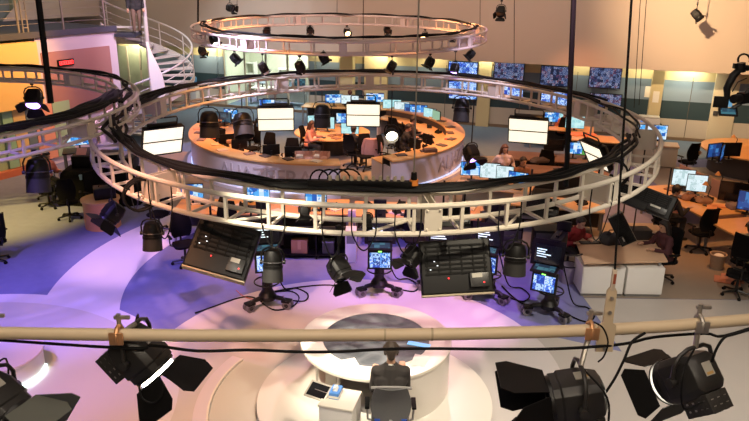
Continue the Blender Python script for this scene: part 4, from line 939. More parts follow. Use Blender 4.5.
# ---------------------------------------------------------------- studio cameras
def studio_camera(label, loc, rz, h=1.25, tilt=0, big=1.0):
    k = thing('studio_camera', label, 'studio camera', loc, rz, 'studio cameras on pedestals')
    for i in range(3):
        a = 90 + 120 * i
        b = MB(RZ(a)); b.tube([(0.08, 0, 0.2), (0.3, 0, 0.19), (0.38, 0, 0.14)], [0.05, 0.045, 0.035], 8); b.build('pedestal_arm', BLKM, k)
        for s in (-1, 1):
            b = MB(RZ(a) @ T(0.42, s * 0.055, 0.09)); b.cone((0, -0.028, 0), (0, 0.028, 0), 0.09, n=16); w = b.build('wheel', mat('grey_wheel_tyre', (0.16, 0.15, 0.15), 0.6), k)
            b = MB(RZ(a) @ T(0.42, s * 0.055, 0.09)); b.cone((0, -0.028, 0), (0, 0.028, 0), 0.045, n=12); b.build('hub', BLKM, w)
        b = MB(RZ(a)); b.box((0.4, 0, 0.16), (0.17, 0.17, 0.04)); b.build('wheel_guard', BLK, k, 0.01)
    b = MB(); b.lathe([(0.16, 0.14), (0.17, 0.22), (0.12, 0.3), (0.1, 0.34), (0.09, h * 0.72), (0.06, h * 0.72), (0.06, h - 0.12), (0.09, h - 0.1), (0.09, h - 0.06)], 16); b.build('column', BLKM, k)
    MB().tube([(0.24 * math.cos(t), 0.24 * math.sin(t), 0.5) for t in [2 * PI * i / 28 for i in range(28)]], 0.015, 8, True).build('steering_ring', BLKM, k)
    for i in range(3): MB().cone((0.06 * math.cos(2.1 * i), 0.06 * math.sin(2.1 * i), 0.5), (0.24 * math.cos(2.1 * i), 0.24 * math.sin(2.1 * i), 0.5), 0.01, n=6).build('ring_spoke', BLKM, k)
    H = T(0, 0, h) @ RX(tilt) @ Matrix.Scale(1.28, 4)
    b = MB(H); b.box((0, 0.05, 0.0), (0.2, 0.3, 0.07)); b.build('pan_head', BLKM, k, 0.01)
    b = MB(H); b.box((0, 0.18, 0.17), (0.17, 0.42, 0.24)); b.box((0, 0.4, 0.15), (0.13, 0.1, 0.18)); b.box((0, 0.2, 0.31), (0.05, 0.25, 0.03)); b.build('camera_body', BLK, k, 0.012)
    b = MB(H); b.lathe([(0.0, 0), (0, 0)], 3) if False else b.tube([(0, -0.02, 0.16), (0, -0.2, 0.16)], [0.08, 0.095], 16); b.build('lens', BLKM, k)
    # prompter hood in front of the lens and its screens facing the desk
    b = MB(H); w0, w1 = 0.17, 0.23
    b.rings([[V((-w0, -0.14, 0.02)), V((w0, -0.14, 0.02)), V((w0, -0.14, 0.32)), V((-w0, -0.14, 0.32))], [V((-w1, -0.42, 0.03)), V((w1, -0.42, 0.03)), V((w1, -0.36, 0.4)), V((-w1, -0.36, 0.4))]]); b.build('prompter_hood', BLKF, k)
    b = MB(H); b.box((0, -0.402, 0.205), (0.36, 0.008, 0.26), RX(-9)); b.build('prompter_glass', mat('dark_prompter_glass', (0.01, 0.014, 0.016), 0.06), k)
    b = MB(H)
    random.seed(int(h * 100))
    for i in range(5): ln = random.uniform(0.1, 0.24); b.box((-0.15 + ln / 2, -0.408 + 0.025 * 0, 0.27 - i * 0.035), (ln, 0.012, 0.013), RX(-9))
    b.build('prompter_text', mat('prompter_text_white', (0.5, 0.6, 0.6), 0.4, emit=(0.6, 0.85, 0.9), es=1.2), k)
    b = MB(H); b.box((0, -0.48, 0.02), (0.36, 0.24, 0.03), RX(8)); mo = b.build('prompter_monitor', BLK, k, 0.006)
    b = MB(H); b.box((0, -0.48, 0.038), (0.29, 0.17, 0.004), RX(8)); b.build('prompter_screen', S_DIM, mo)
    b = MB(H); b.box((0, -0.44, -0.2), (0.36, 0.05, 0.3), RX(-12)); mo = b.build('floor_monitor', BLK, k, 0.008)
    b = MB(H); b.box((0, -0.471, -0.206), (0.3, 0.008, 0.22), RX(-12)); b.build('monitor_screen', S_TVB, mo)
    b = MB(H); b.box((0, -0.52, -0.03), (0.05, 0.02, 0.05)); b.build('tally_light', LEDG, k)
    b = MB(H); b.cone((0, -0.2, -0.06), (0, -0.44, -0.1), 0.02, n=6); b.build('monitor_arm', BLKM, k)
    b = MB(H); b.tube([(0.1, 0.2, 0.0), (0.22, 0.5, -0.1), (0.25, 0.75, -0.16)], 0.014, 6); b.build('pan_handle', BLKM, k)
    b = MB(H); b.box((0, 0.48, 0.34), (0.2, 0.06, 0.15)); b.build('viewfinder', BLK, k, 0.01)
    b = MB(); b.tube(flow([(0.05, 0.3, h), (0.15, 0.55, h * 0.5), (0.35, 0.5, 0.1), (0.6, 0.6, 0.025), (0.8, 0.3, 0.025), (0.7, 0.0, 0.025), (0.35, 0.1, 0.03)]), 0.014, 6); b.build('camera_cable', RUB, k)
    return k
g = Pz(379, 292, 0.0); studio_camera('studio camera with a bright monitor, behind the centre of the presenter desk', (g.x, g.y, 0), 0, 1.22)
g = Pz(268, 305, 0.0); studio_camera('studio camera left of the others, its head behind a hanging can light', (g.x, g.y, 0), 12, 1.4)
g = Pz(487, 297, 0.0); studio_camera('studio camera directly right of the wide light bank', (g.x, g.y, 0), -18, 1.22)
g = Pz(548, 314, 0.0); studio_camera('studio camera rightmost in the row, nearest the white cabinets', (g.x, g.y, 0), -28, 1.15)
g = Pz(441, 294, 0.0); studio_camera('studio camera mostly hidden behind the wide hanging light bank', (g.x, g.y + 0.35, 0), -8, 1.05)
def fl_cable(label, pts, r=0.013, m=RUB): tag(MB().tube(flow([Pz(x, y, r + 0.012) for x, y in pts]), r, 6).build('floor_cable', m), label, 'cable')
fl_cable('black cable on the violet floor trailing left of the leftmost studio camera', [(195, 313), (215, 306), (238, 298), (252, 297), (262, 302)])
fl_cable('black cable loop on the floor right of the leftmost studio camera', [(262, 303), (275, 310), (293, 306), (299, 297), (290, 291), (272, 293), (262, 300)])
fl_cable('black cable crossing the floor from the left camera to the centre camera', [(270, 292), (300, 287), (330, 285), (352, 290)])
fl_cable('red and green thin cable under the leftmost studio camera', [(236, 290), (245, 297), (262, 300), (284, 296)], 0.008, mat('red_green_cable', (0.5, 0.15, 0.08), 0.5))
fl_cable('black cables curving on the carpet between the two right studio cameras', [(502, 286), (512, 296), (524, 304), (540, 306)], 0.016)
# studio camera head hanging at the right edge
q = PY(741, 64, 10.0)
k = thing('remote_camera_head', 'black remote camera on a curved arm hanging into view at the right edge', 'camera', q)
D_ = lambda x, y, dy=0: PY(x, y, 10.0 + dy) - q
b = MB(); b.tube([D_(790, 66), D_(752, 68), D_(741, 68), D_(733, 76), D_(727, 88), D_(727, 98)], [0.035, 0.04, 0.05, 0.055, 0.05, 0.04], 10); b.build('arm', BLKM, k)
b = MB(); b.tube([D_(738 + 6 * math.cos(t) + 6, 60 + 6 * math.sin(t)) for t in [rad(-200 + 22 * i) for i in range(11)]], 0.014, 6); b.build('cable_loop', RUB, k)
b = MB(); b.cone(D_(741, 63), D_(741, 72), 0.06, n=14); b.box(D_(736, 66), (0.07, 0.06, 0.07)); b.build('head_mount', BLKM, k)
b = MB(T(*D_(721, 102)) @ RZ(-12)); b.box((0, 0, 0), (0.2, 0.03, 0.16)); b.build('monitor_shade', BLK, k, 0.006)
b = MB(T(*D_(730, 102)) @ RZ(10)); b.box((0, 0, 0), (0.05, 0.05, 0.13)); b.build('blue_screen_edge', mat('lit_blue_edge', (0.1, 0.3, 0.45), 0.3, emit=(0.2, 0.5, 0.8), es=0.6), k)
b = MB(T(*D_(728, 112)) @ RZ(-12) @ RX(-50)); b.box((0, 0, 0), (0.26, 0.03, 0.14)); mo = b.build('lower_monitor', BLK, k, 0.006)
b = MB(T(*D_(728, 112)) @ RZ(-12) @ RX(-50)); b.box((0, -0.017, 0), (0.2, 0.004, 0.1)); b.build('lower_screen', S_DIM, mo)
b = MB(T(*D_(742, 98)) @ RZ(-60)); b.box((0, 0.1, 0), (0.13, 0.3, 0.15)); b.cone((0, -0.05, 0), (0, -0.2, 0), 0.065, n=14); b.build('camera_body', BLK, k, 0.01)
b = MB(); b.tube([D_(756, 86), D_(748, 90), D_(740, 104), D_(732, 108)], 0.03, 8); b.tube([D_(747, 78), D_(738, 82), D_(732, 92)], 0.008, 6); b.build('cradle', BLKM, k)
# ================================================================ NEWSROOM
NC = (-1.6, 23.3); NR = 4.6
LILF = mat('pale_lilac_desk_front', (0.58, 0.53, 0.56), 0.4, var=0.04, vs=2)
def news_desk(label, a0, a1):
    k = thing('curved_news_desk', label, 'desk', (*NC, 0), 0, None)
    MB().sector((0, 0), NR - 0.14, NR - 0.06, 0.1, 0.93, a0, a1, 64).build('desk_front', LILF, k)
    MB().sector((0, 0), NR - 0.06, NR + 0.1, 0.0, 0.1, a0, a1, 64).build('plinth', mat('plinth_lilac_white', (0.62, 0.58, 0.6), 0.35), k)
    MB().sector((0, 0), NR - 0.055, NR - 0.03, 0.1, 0.125, a0, a1, 64).build('light_strip', mat('pale_blue_light_strip', (0.6, 0.7, 0.9), 0.4, emit=(0.5, 0.65, 1), es=1.0), k)
    MB().sector((0, 0), NR - 0.62, NR, 0.93, 0.98, a0, a1, 64).build('counter_top', ORW, k, 0.006)
    MB().sector((0, 0), NR - 1.35, NR - 0.62, 0.71, 0.75, a0, a1, 64).build('work_surface', ORW, k, 0.004)
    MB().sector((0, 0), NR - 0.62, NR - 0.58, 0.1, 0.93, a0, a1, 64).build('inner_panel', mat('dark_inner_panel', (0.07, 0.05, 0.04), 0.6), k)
    for a in (a0 + 0.6, a1 - 0.6):
        b = MB(RZ(a)); b.box((NR - 0.72, 0, 0.42), (1.22, 0.05, 0.62)); b.build('end_panel', LILF, k)
    return k
dk1 = news_desk('long curved desk with lilac front and raised letters, left of the gap', 150, 278)
dk2 = news_desk('curved desk with lilac front right of the gap, before the television wall', 297, 420)
def curve_text(txt, a_mid, size, parent, zc, R_, spacing=1.25):
    cu = bpy.data.curves.new('letters', 'FONT'); cu.body = txt; cu.size = size; cu.extrude = 0.03; cu.align_x = 'CENTER'; cu.space_character = spacing
    o = bpy.data.objects.new('lettering', cu); col.objects.link(o)
    dg = bpy.context.evaluated_depsgraph_get(); me = bpy.data.meshes.new_from_object(o.evaluated_get(dg)); bpy.data.objects.remove(o)
    bm = bmesh.new(); bm.from_mesh(me); bmesh.ops.triangulate(bm, faces=bm.faces)
    for v in bm.verts:
        a = rad(a_mid) + v.co.x / R_; r = R_ + v.co.z; v.co = V((r * math.cos(a), r * math.sin(a), zc + v.co.y - size * 0.36))
    bm.to_mesh(me); bm.free(); me.materials.clear(); me.materials.append(mat('grey_lilac_letters', (0.42, 0.36, 0.37), 0.4))
    o = bpy.data.objects.new('lettering', me); col.objects.link(o); o.parent = parent; o['label'] = 'raised grey letters on the desk front'; return o
curve_text('ALJAZEERA', 249, 0.66, dk1, 0.54, NR - 0.06, 0.92)
curve_text('ALJAZEERA', 340, 0.66, dk2, 0.54, NR - 0.06, 0.92)
def table(label, x0, x1, y0, y1, loc, rz, top=ORW, z=0.75, front=None, cat='desk', legs=True, group=None):
    k = thing('work_desk', label, cat, loc, rz, group)
    MB().box(((x0 + x1) / 2, (y0 + y1) / 2, z - 0.02), (x1 - x0, y1 - y0, 0.04)).build('desk_top', top, k, 0.006)
    if legs:
        for x in (x0 + 0.05, x1 - 0.05):
            for y in (y0 + 0.06, y1 - 0.06): MB().box((x, y, (z - 0.04) / 2), (0.05, 0.05, z - 0.04)).build('leg', GREY, k)
    if front: MB().box(((x0 + x1) / 2, y1 - 0.04, z / 2), (x1 - x0 - 0.12, 0.025, z - 0.12)).build('modesty_panel', front, k)
    return k
DARKP = mat('dark_modesty_panel', (0.045, 0.035, 0.03), 0.6)
BRW = mat('brown_desk_laminate', (0.22, 0.11, 0.065), 0.5, var=0.15, vs=4)
# island inside the curved desk
k = thing('round_island_desk', 'round desk island in the middle of the curved news desk', 'desk', (-1.5, 23.75, 0))
MB().sector((0, 0), 0.01, 1.3, 0.71, 0.75, 0, 360, 48).build('desk_top', ORW, k, 0.005); MB().sector((0, 0), 0.3, 0.5, 0.0, 0.71, 0, 360, 24).build('pedestal', DARKP, k)
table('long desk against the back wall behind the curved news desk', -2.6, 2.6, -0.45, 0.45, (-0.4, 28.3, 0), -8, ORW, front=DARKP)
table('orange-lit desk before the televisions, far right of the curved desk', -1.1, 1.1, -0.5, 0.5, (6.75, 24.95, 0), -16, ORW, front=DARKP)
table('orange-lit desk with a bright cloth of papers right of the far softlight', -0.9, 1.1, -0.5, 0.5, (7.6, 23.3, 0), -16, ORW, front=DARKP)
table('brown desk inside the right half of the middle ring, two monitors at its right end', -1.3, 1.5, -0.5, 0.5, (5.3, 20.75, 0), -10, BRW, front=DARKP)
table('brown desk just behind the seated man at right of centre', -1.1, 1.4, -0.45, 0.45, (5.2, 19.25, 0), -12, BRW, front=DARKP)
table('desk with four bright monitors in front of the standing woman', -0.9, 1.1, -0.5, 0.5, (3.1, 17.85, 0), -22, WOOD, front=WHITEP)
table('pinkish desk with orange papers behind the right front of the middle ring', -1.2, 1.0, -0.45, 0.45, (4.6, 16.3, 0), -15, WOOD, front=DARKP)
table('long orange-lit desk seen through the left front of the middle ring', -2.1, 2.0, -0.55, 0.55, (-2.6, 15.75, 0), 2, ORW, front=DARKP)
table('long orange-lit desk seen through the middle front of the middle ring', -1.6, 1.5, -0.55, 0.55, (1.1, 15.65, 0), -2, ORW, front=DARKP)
# wood-topped desk with white cabinets
d1 = [Pz(x, y, 0.75) for x, y in ((584, 263), (668, 261), (655, 238), (574, 236))]
k = thing('wood_topped_desk', 'wood-topped desk on two white cabinets at right of the stage carpet', 'desk', (d1[0].x, d1[0].y, 0))
MB().prism([((p - d1[0]).x, (p - d1[0]).y) for p in d1], 0.715, 0.75).build('desk_top', mat('pale_maple_top', (0.6, 0.4, 0.26), 0.4, var=0.08, vs=4), k, 0.006)
for x in (0.1, 1.55): MB().cone((x, 0.15, 0.66), (x, 0.15, 0.715), 0.03, n=8).build('leg', GREY, k)
for i, (xa, xb, l) in enumerate(((0.02, 0.86, 'left one of two white cabinets under the wood-topped desk'), (0.9, 1.64, 'right one of two white cabinets under the wood-topped desk'))):
    c = thing('white_cabinet', l, 'cabinet', (d1[0].x + xa, d1[0].y + 0.06, 0))
    w = xb - xa
    MB().box((w / 2, 0.3, 0.345), (w, 0.6, 0.57)).build('carcass', WHITE, c, 0.004); MB().box((w / 2, 0.3, 0.03), (w - 0.04, 0.56, 0.06)).build('plinth', GREY, c)
    MB().box((w / 2, -0.01, 0.345), (w - 0.02, 0.018, 0.55)).build('front_panel', WHITE, c, 0.004)
# right-hand run of desks
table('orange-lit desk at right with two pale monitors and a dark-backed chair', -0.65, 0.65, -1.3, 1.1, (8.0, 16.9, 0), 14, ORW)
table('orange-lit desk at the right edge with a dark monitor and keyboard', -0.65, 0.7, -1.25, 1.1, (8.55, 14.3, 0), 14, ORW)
for x, y, rz, w, l in ((9.1, 17.2, 104, 1.3, 'pinkish desk screen panel behind the two pale monitors, nearer one'), (8.75, 18.6, 100, 1.2, 'pinkish desk screen panel left of the two pale monitors'), (9.6, 15.4, 104, 1.6, 'pinkish desk screen panel behind the dark monitor at the right edge')):
    o = MB().box((0, 0, 0.5), (w, 0.04, 1.0)).build('desk_divider', mat('pinkish_divider_fabric', (0.45, 0.26, 0.2), 0.85), None, 0.006); o.location = (x, y, 0); o.rotation_euler = (0, 0, rad(rz)); tag(o, l, 'divider')
k = thing('round_side_desk', 'round-ended orange desk with monitors at far right below the remote camera', 'desk', (12.2, 22.1, 0))
MB().sector((0, 0), 0.01, 1.55, 0.70, 0.75, 0, 360, 48).build('desk_top', ORW, k, 0.006); MB().sector((0, 0), 0.9, 1.25, 0, 0.70, 0, 360, 32).build('desk_base', DARKP, k)
k = thing('low_cabinet', 'beige low cabinet under the bright monitor right of the middle ring', 'cabinet', (9.3, 22.75, 0), -16)
MB().box((0, 0, 0.37), (1.4, 0.6, 0.66)).build('carcass', BEIGE, k, 0.005); MB().box((0, 0, 0.72), (1.46, 0.66, 0.05)).build('top', WOOD, k, 0.005)
k = thing('black_cabinet', 'black cabinet under the copier beside the cream pillar', 'cabinet', (9.95, 25.2, 0), -16)
MB().box((0, 0, 0.45), (0.95, 0.6, 0.82)).build('carcass', BLK, k, 0.005); MB().box((0, -0.31, 0.5), (0.4, 0.012, 0.6)).build('door', BLKM, k)
k = thing('copier', 'pale office copier on the black cabinet beside the cream pillar', 'copier', (9.95, 25.2, 0.862), -16)
MB().box((0, 0, 0.12), (0.72, 0.5, 0.24)).build('copier_body', WHITEP, k, 0.015); MB().box((0, 0.02, 0.27), (0.7, 0.44, 0.05)).build('lid', mat('pale_grey_lid', (0.5, 0.49, 0.46), 0.5), k, 0.01); MB().box((-0.2, -0.26, 0.16), (0.2, 0.02, 0.08)).build('control_panel', mat('blue_panel', (0.05, 0.15, 0.4), 0.4, emit=(0.1, 0.3, 0.9), es=0.8), k)
for px, py, l in ((648, 92, 'white notice on the grey-blue wall panel left of the cream pillar'), (656, 97, 'pale sheet pinned to the cream pillar')):
    x, z = Wl(px, py, 1.94 if px < 650 else 1.62); o = MB(WM).box((x, 1.985 if px < 650 else 1.64, z), (0.22, 0.012, 0.42)).build('notice_sheet', PAPER); tag(o, l, 'notice')
# ---- televisions on the back wall
def tv(label, px0, px1, py0, py1, m, group='televisions on the back wall'):
    x0, z1 = Wl(px0, py0, 1.7); x1, _ = Wl(px1, py0, 1.7); _, z0 = Wl((px0 + px1) / 2, py1, 1.7)
    w, h = x1 - x0, z1 - z0
    k = thing('television', label, 'television', WM @ V(((x0 + x1) / 2, 1.8, (z0 + z1) / 2)), WROT, group)
    MB().box((0, 0.04, 0), (w, 0.07, h)).build('bezel', BLK, k, 0.006); MB().box((0, 0.003, 0), (w - 0.06, 0.006, h - 0.06)).build('screen', m, k)
    MB().box((0, 0.12, 0), (w * 0.3, 0.1, h * 0.4)).build('wall_mount', BLKM, k)
tv('bright blue multi-picture television, upper left of the television wall', 448, 478, 61, 79, S_TVB)
tv('upper television second from left on the back wall', 494, 525, 62, 83, S_TV)
tv('upper television third from left on the back wall, left of the thick hanging cable', 541, 570, 65.5, 87, S_TV)
tv('upper television rightmost on the back wall, with red picture tiles', 590, 623, 67, 89, S_TV)
tv('lower bright television below the leftmost upper one', 448, 477, 80.5, 93, S_TVB)
tv('lower bright television below the second upper one', 496, 524, 85.5, 98, S_TVB)
tv('lower television below the third upper one, seen through the truss', 541, 570, 91, 106, S_TVB)
tv('lower television below the rightmost upper one', 590, 623, 93, 108, S_TV)
tv('lowest red and blue screen strip at the left of the television wall', 448, 477, 94, 100, S_TVB)
# ---- monitors
def monitor(label, x, y, z, rz, m, w=0.5, h=0.31, group=None):
    k = thing('monitor', label, 'monitor', (x, y, z), rz, group)
    MB().box((0, 0, 0.33), (w, 0.035, h)).build('bezel', BLK, k, 0.005); MB().box((0, -0.0185, 0.33), (w - 0.03, 0.004, h - 0.03)).build('screen', m, k)
    MB().box((0, 0.04, 0.17), (0.05, 0.03, 0.3)).build('stand_neck', BLKM, k); MB().box((0, 0.04, 0.008), (0.22, 0.17, 0.016)).build('stand_base', BLKM, k, 0.004)
    return k
def mon(label, px, py, rz, m, w=0.5, h=0.31, z=0.75):
    p = Pz(px, py, z + 0.33); return monitor(label, p.x, p.y, z, rz, m, w * 1.22, h * 1.18)
for a in (
 ('blue-screened monitor at the left end of the curved desk', 231, 114, -25, S_BLUE), ('dim teal monitor leftmost on the curved desk', 223.5, 117, -20, S_DIM),
 ('bright blue monitor peeking over the left lit softlight', 267, 104, 0, S_BLUE),
 ('blue monitor on the back wall desk, left of the standing red-haired person', 334, 98.5, 8, S_BLUE, 0.6), ('pale monitor on the back wall desk behind the centre softlight', 350, 99.5, -5, S_TEXT, 0.6), ('pale blue monitor on the back wall desk, over the right of the centre softlight', 375, 97.5, 0, S_BLUE, 0.62),
 ('bright pale monitor, first of the row right of the centre softlight', 392, 104, -5, S_CYAN, 0.6), ('pale blue text monitor, second of the row right of the centre softlight', 402, 106.5, -12, S_TEXT, 0.5), ('dark blue monitor in the row right of the centre softlight', 409.5, 108.5, -20, S_NAVY, 0.34), ('blue picture monitor in the row right of the centre softlight', 418.5, 109.5, -15, S_BLUE, 0.56), ('pale cyan monitor tilted away near the right end of the curved desk', 430, 114.5, -45, S_CYAN, 0.5, 0.4), ('greenish narrow monitor at the right end of the row on the curved desk', 436.5, 117, -60, mat('screen_soft_green', (0.02, 0.02, 0.02), 0.3, emit=(0.35, 0.6, 0.4), es=0.8), 0.4, 0.4),
 ('bright cyan monitor before the seated woman in pink', 316, 121, 14, S_CYAN, 0.5, 0.36), ('pale cyan monitor beside the bright one on the island desk', 327, 122.5, -14, S_CYAN, 0.46, 0.36), ('blue monitor on the island desk, left of the centre softlight', 343, 118, -5, S_BLUE, 0.4), ('pale screen low under the centre softlight', 350, 128.5, -5, S_CYAN, 0.5),
 ('blue picture monitor, leftmost of the four before the standing woman', 472, 168.5, -3, S_BLUE, 0.5, 0.33), ('pale text monitor, second of the four before the standing woman', 490, 170.5, -14, S_TEXT, 0.44, 0.36), ('pale text monitor, third of the four before the standing woman', 505, 173.5, -20, S_TEXT, 0.38, 0.36), ('blue monitor, rightmost of the four before the standing woman', 518.5, 177.5, -28, S_BLUE, 0.44, 0.26),
 ('blue monitor left of the person in orange light before the televisions', 552, 117, 0, S_BLUE, 0.46), ('pale monitor behind the person in orange light before the televisions', 562, 116, 0, S_CYAN, 0.5), ('bright pale monitor right of the person in orange light before the televisions', 575, 121.5, -10, S_CYAN, 0.55, 0.42),
 ('blue window monitor at the right end of the brown desk', 574, 148, -5, S_BLUE, 0.42), ('monitor with a blue sky and green field picture on the brown desk', 587, 148.5, -12, 'HILL', 0.52, 0.36), ('dark monitor on the brown desk right of the right softlight', 554, 145, -5, S_OFF, 0.5),
 ('pale blue monitor, left of the pair on the right-hand orange desk', 683.5, 177.5, -14, S_TEXT, 0.46, 0.38), ('pale text monitor, right of the pair on the right-hand orange desk', 697, 183, -18, S_TEXT, 0.4, 0.38),
 ('dark monitor near the right edge on the orange desk', 737, 192, -22, S_OFF, 0.66, 0.42), ('dim navy monitor cut off by the right edge', 749, 201, -35, S_NAVY, 0.4, 0.4),
 ('blue monitor on the round-ended desk at far right', 715, 150, 25, S_NAVY, 0.5, 0.36), ('narrow dim blue monitor beside the blue one on the round-ended desk', 722, 152.5, 55, S_NAVY, 0.36, 0.36), ('dark monitor on the round-ended desk at far right', 731, 149.5, 5, S_OFF, 0.52, 0.36),
 ('bright blue-white monitor on the beige low cabinet right of the middle ring', 652, 132, -8, S_BLUE, 0.8, 0.42),
 ('blue monitor seen through the left front of the middle ring', 192, 191, 8, S_BLUE, 0.44), ('wide blue monitor seen through the middle ring left of centre', 257, 194, 3, S_BLUE, 0.5), ('blue monitor top showing over the near side of the middle ring', 316, 197.5, 0, S_BLUE, 0.42)):
    a = list(a); m_ = a[4]
    if m_ == 'HILL':
        m_ = mat('screen_hill_picture', (0.01, 0.01, 0.01), 0.3, emit=(0.1, 0.4, 0.9), es=1.0)
        nt = m_.node_tree; tc = nt.nodes.new('ShaderNodeTexCoord'); sp = nt.nodes.new('ShaderNodeSeparateXYZ'); nt.links.new(tc.outputs['Object'], sp.inputs[0])
        n = nt.nodes.new('ShaderNodeTexNoise'); n.inputs['Scale'].default_value = 5; nt.links.new(tc.outputs['Object'], n.inputs['Vector'])
        q = nt.nodes.new('ShaderNodeMath'); q.operation = 'MULTIPLY_ADD'; q.inputs[1].default_value = 0.12; nt.links.new(n.outputs['Fac'], q.inputs[0]); nt.links.new(sp.outputs['Z'], q.inputs[2])
        cr = nt.nodes.new('ShaderNodeValToRGB'); cr.color_ramp.interpolation = 'CONSTANT'; e = cr.color_ramp.elements; e[0].color = (0.1, 0.4, 0.08, 1); e[1].position = 0.36; e[1].color = (0.12, 0.4, 0.9, 1); x_ = e.new(0.46); x_.color = (0.4, 0.65, 1, 1)
        nt.links.new(q.outputs[0], cr.inputs[0]); nt.links.new(cr.outputs[0], nt.nodes['Principled BSDF'].inputs['Emission Color'])
    mon(a[0], a[1], a[2], a[3], m_, *a[5:])
# dark backs of monitors along the desks
proto = monitor('black monitor seen from behind on the left counter, before the seated person', -4.6, 21.1, 0.75, 200, S_OFF)
for px, py, rz, l in ((213, 128, 230, 'black monitor seen from behind at the left end of the curved desk'), (236, 137, 215, 'black monitor seen from behind, left of the fan-shaped papers on the curved desk'), (262, 146, 200, 'black monitor seen from behind below the left lit softlight'), (288, 148, 185, 'black monitor seen from behind right below the left lit softlight'), (432, 140, 130, 'black monitor seen from behind on the right counter of the curved desk'), (441, 134, 120, 'black monitor seen from behind near the right end of the curved desk')):
    p = Pz(px, py, 1.3); r = V((p.x - NC[0], p.y - NC[1])); r = r.normalized() * 3.72; dup(proto, (NC[0] + r.x, NC[1] + r.y, 0.75), rz, l)
# ---- chairs
seat0 = office_chair('black office chair standing alone left of the curved band, nearest the left set', (-7.75, 16.75, 0), 200, group=None)
def chair(px, py, rz, l, z=0.0, pt=None):
    p = pt or Pz(px, py, z); dup(seat0, (p.x, p.y, 0), rz, l)
chair(50, 207, 160, 'black office chair by the dark draped desk at left, behind the nearer one')
chair(-4, 262, 250, 'black office chair cut off by the left edge')
chair(186, 264, 30, 'black office chair under the tilted left light bank on the violet carpet')
chair(366, 170, 20, 'office chair with a pinkish coat over its back in the gap of the curved desk')
chair(690, 272, 195, 'big black office chair before the right-hand orange desk, next to the waste bin', pt=Pz(698, 251, 0))
chair(685, 176, 200, 'black office chair behind the pinkish dividers at right')
chair(735, 295, 240, 'dark office chair in the lower right corner by the pale-shirted person')
chair(722, 240, 170, 'black office chair behind the right-hand desks', pt=V((10.4, 18.4, 0)))
chair(160, 232, -20, 'dark office chair behind the hanging can at left front of the middle ring')
chair(100, 215, 60, 'black office chair tucked against the orange-lit round desk')
chair(236, 215, 10, 'dark office chair behind the tilted left light bank', pt=V((-3.3, 14.7, 0)))
chair(420, 215, 10, 'dark office chair behind the wide light bank', pt=V((0.9, 14.5, 0)))
k = thing('draped_coat', 'pinkish coat over the back of the chair in the desk gap', 'coat', Pz(372, 145, 0.8))
b = MB(); rs = []
for z, w, d in ((0.22, 0.2, 0.05), (0.2, 0.25, 0.09), (0.0, 0.27, 0.1), (-0.25, 0.29, 0.11), (-0.42, 0.27, 0.1)):
    rs.append([V((w * math.cos(t) * (1 + 0.05 * math.sin(5 * t)), d * math.sin(t), z)) for t in [2 * PI * i / 20 for i in range(20)]])
b.rings(rs); b.build('coat_body', mat('dusty_pink_wool', (0.35, 0.2, 0.2), 0.9, var=0.15, vs=10), k)
for s in (-1, 1): MB().tube([(s * 0.22, 0, 0.18), (s * 0.29, -0.02, -0.05), (s * 0.3, -0.03, -0.3)], [0.05, 0.05, 0.04], 8).build('sleeve', mat('dusty_pink_wool', (0.35, 0.2, 0.2), 0.9), k)
# ---- left draped desk and orange-lit round desk
p = Pz(98, 196, 0.72)
k = thing('cable_case', 'black case on the small orange-lit round desk', 'case', (p.x + 0.22, p.y - 0.12, 0.732), 25)
MB().box((0, 0, 0.14), (0.5, 0.4, 0.28)).build('case_body', BLK, k, 0.02); MB().tube([(-0.12, 0, 0.28), (-0.1, 0, 0.33), (0.1, 0, 0.33), (0.12, 0, 0.28)], 0.015, 6).build('handle', RUB, k)
k = thing('orange_lit_round_desk', 'small round desk with an orange-lit side, left of the middle ring', 'desk', (p.x + 0.12, p.y - 0.18, 0))
MB().sector((0, 0), 0.01, 0.46, 0.69, 0.73, 0, 360, 40).build('desk_top', ORW, k, 0.005); MB().sector((0, 0), 0.38, 0.42, 0.0, 0.69, 0, 360, 40).build('drum_side', mat('orange_lit_desk_side', (0.7, 0.32, 0.12), 0.5), k)  # orange light is put into the colour of the drum side
p = Pz(88, 172, 0.8)
k = thing('draped_equipment', 'black-draped equipment desk at left between the two truss rings', 'equipment desk', (p.x + 0.35, p.y + 0.1, 0)); DRX = k.location.copy()
b = MB(); rs = []
for z, w, d in ((0.0, 1.15, 0.65), (0.5, 1.08, 0.58), (0.82, 1.02, 0.52), (0.9, 0.95, 0.45), (0.92, 0.6, 0.3)):
    rs.append([V((w * math.copysign(abs(math.cos(t)) ** 0.45, math.cos(t)) * (1 + 0.025 * math.sin(9 * t)), d * math.copysign(abs(math.sin(t)) ** 0.45, math.sin(t)) * (1 + 0.03 * math.sin(11 * t)), z)) for t in [2 * PI * i / 48 for i in range(48)]])
b.rings(rs); b.build('black_drape', BLKF, k)
for x, y, w, h, l in ((-0.5, 0.1, 0.5, 0.35, 'rack_case'), (0.25, 0.0, 0.6, 0.45, 'rack_case'), (0.75, 0.15, 0.3, 0.3, 'rack_case')): MB().box((x, y, 0.9 + h / 2), (w, 0.5, h)).build(l, BLK, k, 0.01)
mon('tilted blue-lit monitor on the black-draped desk at left', 79, 139.5, 30, S_BLUE, 0.6, 0.3)
q = Pz(79, 139.5, 1.08); table('dark side table behind the black-draped desk at left', -0.5, 0.5, -0.35, 0.35, (q.x, q.y, 0), 20, BLKM)
o = MB().box((0, 0, 0), (0.26, 0.2, 0.03), RX(50)).build('pink_folder', mat('pink_paper', (0.7, 0.35, 0.35), 0.8)); q = Pz(70, 169, 1.3); o.location = (DRX.x - 0.5, DRX.y - 0.0, 1.345); tag(o, 'pink folder propped on the black-draped desk at left', 'folder')
